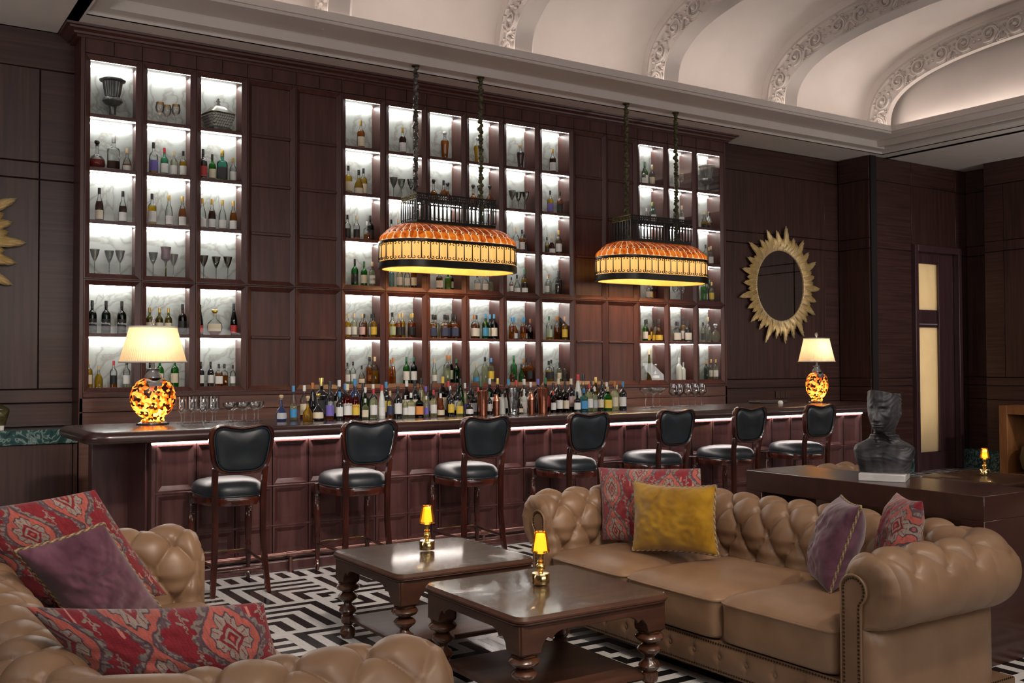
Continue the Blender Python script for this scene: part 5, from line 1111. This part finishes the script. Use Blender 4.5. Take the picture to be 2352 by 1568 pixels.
# ------------------------------------------------------------------ flask lamps with oval pleated shades on the bar
def flask_lamp(loc, label, rz=0):
    t = thing('table_lamp', label, 'lamp', loc, rz, 'tortoiseshell flask lamps on the bar')
    MB().lathe([(.118, 0), (.122, .006), (.118, .014), (.10, .018), (.09, .024)], 40, sy=.62).obj('foot', 'lamp_foot', t, smooth=40)
    pr = [(.088, .024), (.084, .040), (.080, .052), (.100, .068), (.132, .100), (.158, .145), (.168, .195), (.164, .240), (.148, .285), (.118, .322), (.080, .345), (.05, .352)]
    bd = MB().lathe(pr, 64, sy=.52).obj('flask', 'tortoise_base', t, smooth=60)
    MB().lathe([(.052, .345), (.066, .352), (.060, .372), (.042, .395), (.040, .412), (.052, .416), (.050, .424), (.016, .426), (.012, .45), (.012, .50)], 32, sy=.75).obj('collar', 'lamp_collar', t, smooth=40)
    for sg in (-1, 1):
        V = []; F = []
        sh = [(-.058, .345), (.058, .345), (.064, .337), (.045, .290), (-.045, .290), (-.064, .337)]
        def ysurf(x, z):
            r = np.interp(z, [p[1] for p in pr], [p[0] for p in pr]); return .52*math.sqrt(max(r*r-x*x, .0004))+.006
        m = MB(); V = [(0, sg*ysurf(0, .318), .318)]+[(x, sg*ysurf(x, z), z) for x, z in sh]; m.add(V, [(0, 1+k, 1+(k+1) % 6) for k in range(6)]).obj('shield', 'lamp_collar', bd)
    n = 84; P = []
    for j, (f, z) in enumerate(((1.0, .470), (.93, .53), (.86, .59), (.79, .65), (.70, .735))):
        q = []
        for k in range(n*6):
            a = 2*pi*k/(n*6); pl = 1+.018*math.sin(a*n); q.append((.244*f*math.cos(a)*pl, .165*f*math.sin(a)*pl, z))
        P.append(q)
    sh = link('shade', grid_me('shade', np.array(P), 'pleat_shade', close_v=True), None, t)
    for f, z in ((1.0, .472), (.70, .735)): MB().tube([(.247*f*math.cos(2*pi*k/72), .168*f*math.sin(2*pi*k/72), z) for k in range(72)], .006, 8, closed=True).obj('trim', 'shade_trim', sh, smooth=60)
    MB().lathe([(.008, .725), (.006, .755), (.016, .765), (.020, .790), (.014, .802), (0, .804)], 16).obj('finial', 'crystal', t, smooth=40)
    MB().lathe([(.0, .60), (.03, .60), (.034, .63), (.02, .66), (0, .665)], 12).obj('bulb', 'amber_hot', t, smooth=60) if False else None
    x, y, z = loc
    point('shade_bulb', (x, y, z+.60), 3.6, (1, .80, .55), .05); point('flask_bulb', (x, y, z+.11), 4.5, (1, .66, .30), .035)
flask_lamp((1.945, 7.88, ZT), 'tortoiseshell flask lamp with pleated shade beside the champagne flutes'); flask_lamp((9.33, 7.80, ZT), 'tortoiseshell flask lamp with pleated shade by the far end of the bar')
# ------------------------------------------------------------------ pendants
def stad(hl, r, s, n=240):
    """stadium outline scaled by inset s; returns points and outward normals"""
    L = 2*hl; c = pi*r; tot = 2*L+2*c; q = []
    for k in range(n):
        d = tot*k/n
        if d < L: q.append((-hl+d, -r, 0, -1))
        elif d < L+c: a = -pi/2+(d-L)/r; q.append((hl+r*math.cos(a), r*math.sin(a), math.cos(a), math.sin(a)))
        elif d < 2*L+c: q.append((hl-(d-L-c), r, 0, 1))
        else: a = pi/2+(d-2*L-c)/r; q.append((-hl+r*math.cos(a), r*math.sin(a), math.cos(a), math.sin(a)))
    return [(x-nx*s, y-ny*s, nx, ny) for x, y, nx, ny in q]
def pendant(loc, label):
    t = thing('pendant_lamp', label, 'pendant lamp', loc, 0, 'wide stained glass pendants over the bar')
    HL, RD = .40, .34; n = 240
    def band(prof, nm, mat, par=t, sm=30):
        P = np.array([[(x, y, z) for x, y, _, _ in stad(HL, RD, s)] for s, z in prof]); o = link(nm, grid_me(nm, P, mat, close_v=True), None, par); o.data.set_sharp_from_angle(angle=math.radians(sm)); return o
    band([(.0, 0), (-.012, .0), (-.012, .058), (.0, .058), (.0, .066)], 'lower_rim', 'iron'); band([(-.012, 0), (.028, -.004), (.028, .0), (.0, .004)], 'rim_flange', 'iron_brass')
    noisy('pend_lining', (.34, .20, .05), (.44, .29, .09), (3, 3, 3), .5) if 'pend_lining' not in MAT else None; band([(.016, .001), (.014, .064)], 'inner_lining', 'pend_lining')
    pb = band([(.004, .058), (.004, .245)], 'parchment_band', 'parchment'); band([(-.006, .238), (-.010, .244), (-.010, .262), (.0, .268)], 'upper_rim', 'iron')
    dome = [(.0, .262), (.012, .300), (.035, .335), (.07, .37), (.12, .402), (.18, .428), (.235, .442)]
    band([(s+.006, z) for s, z in dome], 'inner_dome', 'leading')
    band([(.235, .442), (.36, .45)], 'dome_cap', 'iron')
    # two courses of tortoiseshell scales, each a bulged piece
    m = 44
    def at_(s, u):
        q = stad(HL, RD, s, 4*m); k = u*4*m; i = int(k) % (4*m); f = k-int(k); a, b = q[i], q[(i+1) % (4*m)]; return (a[0]+(b[0]-a[0])*f, a[1]+(b[1]-a[1])*f, a[2]+(b[2]-a[2])*f, a[3]+(b[3]-a[3])*f)
    ss = [d[0] for d in dome]; zz = [d[1] for d in dome]; hh = np.concatenate([[0], np.cumsum(np.hypot(np.diff(ss), np.diff(zz)))]); hh /= hh[-1]
    sq = {s_: None for s_ in ()}
    cache = {}
    def surf(u, h):
        s = float(np.interp(h, hh, ss)); z = float(np.interp(h, hh, zz)); key = round(s, 4)
        if key not in cache: cache[key] = stad(HL, RD, s, 8*m)
        q = cache[key]; k = (u % 1)*8*m; i = int(k) % (8*m); f = k-int(k); a, b = q[i], q[(i+1) % (8*m)]
        x, y, nx, ny = (a[j]+(b[j]-a[j])*f for j in range(4)); return Vector((x, y, z)), Vector((nx*.8, ny*.8, .6)).normalized()
    def scale(k, h0, h1, off, nm, mat, pt):
        V = []; F = []; nu, nv = 6, 7
        for j in range(nv):
            b = j/(nv-1); wd = (.44 if pt == 0 else .45)*(1 if .22 < b < .80 else (.55+.45*math.sqrt(max(0, 1-((.22-b)/.22)**2)) if b <= .22 else (1 if pt else .62+.38*math.sqrt(max(0, 1-((b-.80)/.20)**2)))))
            for i in range(nu):
                a = i/(nu-1)*2-1; p, nn = surf((k+off+a*wd)/m, h0+(h1-h0)*b); bl = .010*(1-a*a)*math.sin(pi*min(max(b, .05), .95)); V.append(p+nn*(.002+bl))
        F = [(j*nu+i, j*nu+i+1, (j+1)*nu+i+1, (j+1)*nu+i) for j in range(nv-1) for i in range(nu-1)]
        MB().add(V, F).obj(nm, mat, t, smooth=60)
    for k in range(m):
        scale(k, .02, .30, 0, 'low_scale', 'tortoise_low', 0); scale(k, .30, .99, 0, 'petal_scale', 'tortoise_scale', 1)
        p, nn = surf((k+.5)/m, .305); d = .011; uu = Vector((0, 0, 1)); sd = nn.cross(uu).normalized(); uu = sd.cross(nn)
        MB().add([p+nn*.006+sd*d, p+nn*.006+uu*d*1.2, p+nn*.006-sd*d, p+nn*.006-uu*d*1.2, p+nn*.012], [(0, 1, 4), (1, 2, 4), (2, 3, 4), (3, 0, 4)]).obj('diamond_stud', 'iron', t)
    # wrought iron scrolls over the parchment
    sm_ = MB(); sm_.tube([(0, 0, .085), (0, 0, .15), (0, 0, .235)], [.0070, .0055, .0045], 6); sm_.lathe([(.002, .148), (.006, .154), (.002, .16)], 6)
    for sx in (-1, 1):
        for zc, sg in ((.088, 1), (.226, -1)):
            sm_.tube([(sx*(.001+.019-.019*math.cos(a)*(1-.07*a)), 0, zc-sg*.014*math.sin(a)*(1-.07*a)) for a in [i*.42 for i in range(12)]], .0042, 6)
    scr = sm_.me('iron_scroll', 'iron', 60)
    for k in range(40):
        x, y, nx, ny = stad(HL, RD, -.004, 40)[k]; link('iron_scroll', scr, None, t, (x, y, .0), (0, 0, math.atan2(ny, nx)+pi/2))
    # gallery cage
    gx, gy, z0, z1 = .455, .165, .452, .735
    MB().box(-gx, gx, -gy, gy, z0-.008, z0+.022).obj('cage_base', 'iron', t, bev=.004)
    pts = [(-gx, -gy), (gx, -gy), (gx, gy), (-gx, gy)]; bar_ = MB().box(-.006, .006, -.004, .004, z0+.02, z1-.06).me('cage_bar', 'iron')
    for k in range(4):
        a, b = pts[k], pts[(k+1) % 4]; L = math.hypot(b[0]-a[0], b[1]-a[1]); nb = max(5, int(L/.046))
        for i in range(nb): link('cage_bar', bar_, None, t, (a[0]+(b[0]-a[0])*i/nb, a[1]+(b[1]-a[1])*i/nb, 0), (0, 0, k*pi/2))
        g = MB(); nn = int(L/.026)
        for i in range(nn):       # pierced lattice of small rings in two courses
            f = (i+.5)/nn; cx, cy = a[0]+(b[0]-a[0])*f, a[1]+(b[1]-a[1])*f; dx, dy = (b[0]-a[0])/L, (b[1]-a[1])/L
            for zz_ in (z1-.046, z1-.022): g.tube([(cx+dx*.0115*math.cos(w_), cy+dy*.0115*math.cos(w_), zz_+.0115*math.sin(w_)) for w_ in [2*pi*j/8 for j in range(8)]], .0045, 4, closed=True)
            g.tube([(cx+dx*.009*math.cos(w_), cy+dy*.009*math.cos(w_), z0+.034+.010*math.sin(w_)) for w_ in [-.5+3.6*j/7 for j in range(8)]], .003, 4)
        g.box(min(a[0], b[0])-.004, max(a[0], b[0])+.004, min(a[1], b[1])-.004, max(a[1], b[1])+.004, z1-.010, z1); g.box(min(a[0], b[0])-.004, max(a[0], b[0])+.004, min(a[1], b[1])-.004, max(a[1], b[1])+.004, z1-.062, z1-.056)
        stuff(g.obj('pierced_gallery', 'iron_brass' if k == 3 else 'iron', t))
    for sx in (-1, 1):
        q = []; R = []; ZH = ZC+.036; L = ZH-loc[2]-.46
        for i in range(160):
            z = .46+L*i/159; q.append((sx*.378+.006*math.sin(i*.7+sx), .006*math.cos(i*.9), z)); R.append(.022+.006*math.sin(i*1.7)+.004*math.sin(i*.61+sx))
        MB().tube(q, R, 9).obj('chain_sleeve', 'sleeve' if SLV[0] else 'sleeve_dark', t, smooth=50); SLV[0] = 1
        MB().lathe([(.04, ZH-loc[2]), (.04, ZH-loc[2]-.012), (.02, ZH-loc[2]-.02)], 16, (sx*.378, 0, 0)).obj('ceiling_rose', 'iron_brass', t, smooth=40)
    for sx in (-.42, 0, .42):
        MB().lathe([(0, .16), (.02, .165), (.028, .19), (.02, .22), (.012, .24), (.012, .30)], 12, (sx, 0, 0)).obj('bulb', 'amber_hot', t, smooth=60)
        point('pendant_bulb', (loc[0]+sx, loc[1], loc[2]+.26), 15, (1, .72, .38), .06)
SLV = [0]
pendant((5.08, 8.86, 2.51), 'stained tortoiseshell glass pendant with iron cage over the crowded bottles'); pendant((7.78, 8.86, 2.51), 'stained tortoiseshell glass pendant with iron cage nearer the oval mirror')
# ------------------------------------------------------------------ sunburst mirrors
def sunburst(name, label, x, z, rx, rz_, ry_out):
    t = thing(name, label, 'mirror', (x, YW-.03, z), 0, 'gilt sunburst mirrors')
    n = 64
    P = MB(); V = [(0, -.030, 0)]+[(rx*math.cos(2*pi*k/n), -.030, rz_*math.sin(2*pi*k/n)) for k in range(n)]; P.add(V, [(0, 1+k, 1+(k+1) % n) for k in range(n)]); P.obj('mirror_glass', 'mirror', t)
    MB().tube([(rx*1.0*math.cos(2*pi*k/n), -.036, rz_*1.0*math.sin(2*pi*k/n)) for k in range(n)], .010, 8, closed=True).obj('beaded_rim', 'gold_leaf', t, smooth=60)
    me_ = []
    for v in range(3):
        m = MB(); L = (.30, .235, .17)[v]
        for q, (o, wq, lq) in enumerate(((0, .040, 1.0), (-.024, .032, .86), (.024, .032, .92), (-.042, .024, .68), (.042, .024, .74))):
            pts = []; N_ = 9; V = []
            for i in range(N_):
                f = i/(N_-1); c = o*(1-.35*f)+.018*math.sin(f*2.4)*f; hw = wq*(1+.05*f)*(1 if f < .72 else max(.03, 1-((f-.72)/.28)**2.2)); y = -.022-.030*math.sin(f*pi*.8)-.004*q
                V += [(c-hw/2, y+.006, f*L*lq), (c, y-.008, f*L*lq), (c+hw/2, y+.006, f*L*lq), (c, y+.012, f*L*lq)]
            m.add(V, [(i*4+k, i*4+(k+1) % 4, (i+1)*4+(k+1) % 4, (i+1)*4+k) for i in range(N_-1) for k in range(4)]+[(0, 1, 2, 3)])
        me_.append(m.me('sun_ray', 'gold_leaf', 40))
    nr = 52
    for k in range(nr):
        a = 2*pi*k/nr; lv = (0, 2, 1, 2)[k % 4]
        px_, pz_ = rx*.97*math.cos(a), rz_*.97*math.sin(a); na = math.atan2(math.sin(a)*rx, math.cos(a)*rz_)
        link('sun_ray', me_[lv], None, t, (px_, 0, pz_), (0, pi/2-na, 0), (1.12, 1, ry_out*(1+.08*math.sin(k*2.3))))
sunburst('sunburst_mirror', 'gilt sunburst mirror with oval glass on the wall near the frosted door', 10.71, 2.64, .475, .495, 1.13); sunburst('sunburst_mirror', 'gilt sunburst mirror on the wall above the greenish bust', .50, 2.64, .475, .495, 1.13)
# wall sockets on the panelling
for k in range(3):
    x = at_y(1783+k*11, 912, YW)[0]; o = MB().box(x-.045, x+.045, YW-.034, YW-.024, 1.10, 1.20).obj('wall_socket', 'outlet', bev=.003, seg=1); tag(o, 'dark brown wall socket plate behind the end of the bar', 'socket', 'wall sockets behind the bar end')
# ------------------------------------------------------------------ orange wood frame console and stool at the right wall
oc = thing('frame_console', 'orange wood open-frame console against the panelled wall', 'console', (13.9, 6.86, 0))
for nm, b in (('side', (-.46, .0, 1.10, 1.22, 0, .98)), ('side', (-.46, .0, -.6, -.48, 0, .98)), ('top', (-.46, .0, -.48, 1.10, .86, .98)), ('base', (-.46, .0, -.48, 1.10, 0, .05)), ('back_board', (-.03, .0, -.48, 1.10, .05, .86))): MB().box(*b).obj(nm, 'wood_orange' if nm != 'back_board' else 'wood_console', oc, bev=.006)
noisy('olive_leather', (.11, .085, .03), (.16, .125, .05), (6, 6, 6), .4)
ot = thing('ottoman', 'round olive leather ottoman tucked inside the orange console', 'ottoman', (13.62, 7.56, .05))
MB().lathe([(.20, .02), (.26, .08), (.29, .22), (.26, .37), (.18, .44), (.05, .46)], 40, mod=lambda a, z: 1-.03*abs(math.cos(5*a))**12).obj('pouf', 'olive_leather', ot, smooth=60); MB().lathe([(.2, 0), (.2, .025)], 24).obj('base', 'wood_console', ot)
# bar tools at the lamp end
o = MB().box(8.55, 9.0, 7.95, 8.12, ZT, ZT+.03).obj('bar_tray', 'rubber', bev=.006); tag(o, 'flat black tray on the bar beside the far tortoiseshell lamp', 'tray')
o = MB().lathe([(.025, 0), (.03, .01), (.02, .035), (0, .04)], 14).obj('white_knob', 'white_ceramic', smooth=50, loc=(8.72, 7.8, ZT)); tag(o, 'small white ceramic dish on the bar near the far lamp', 'dish')
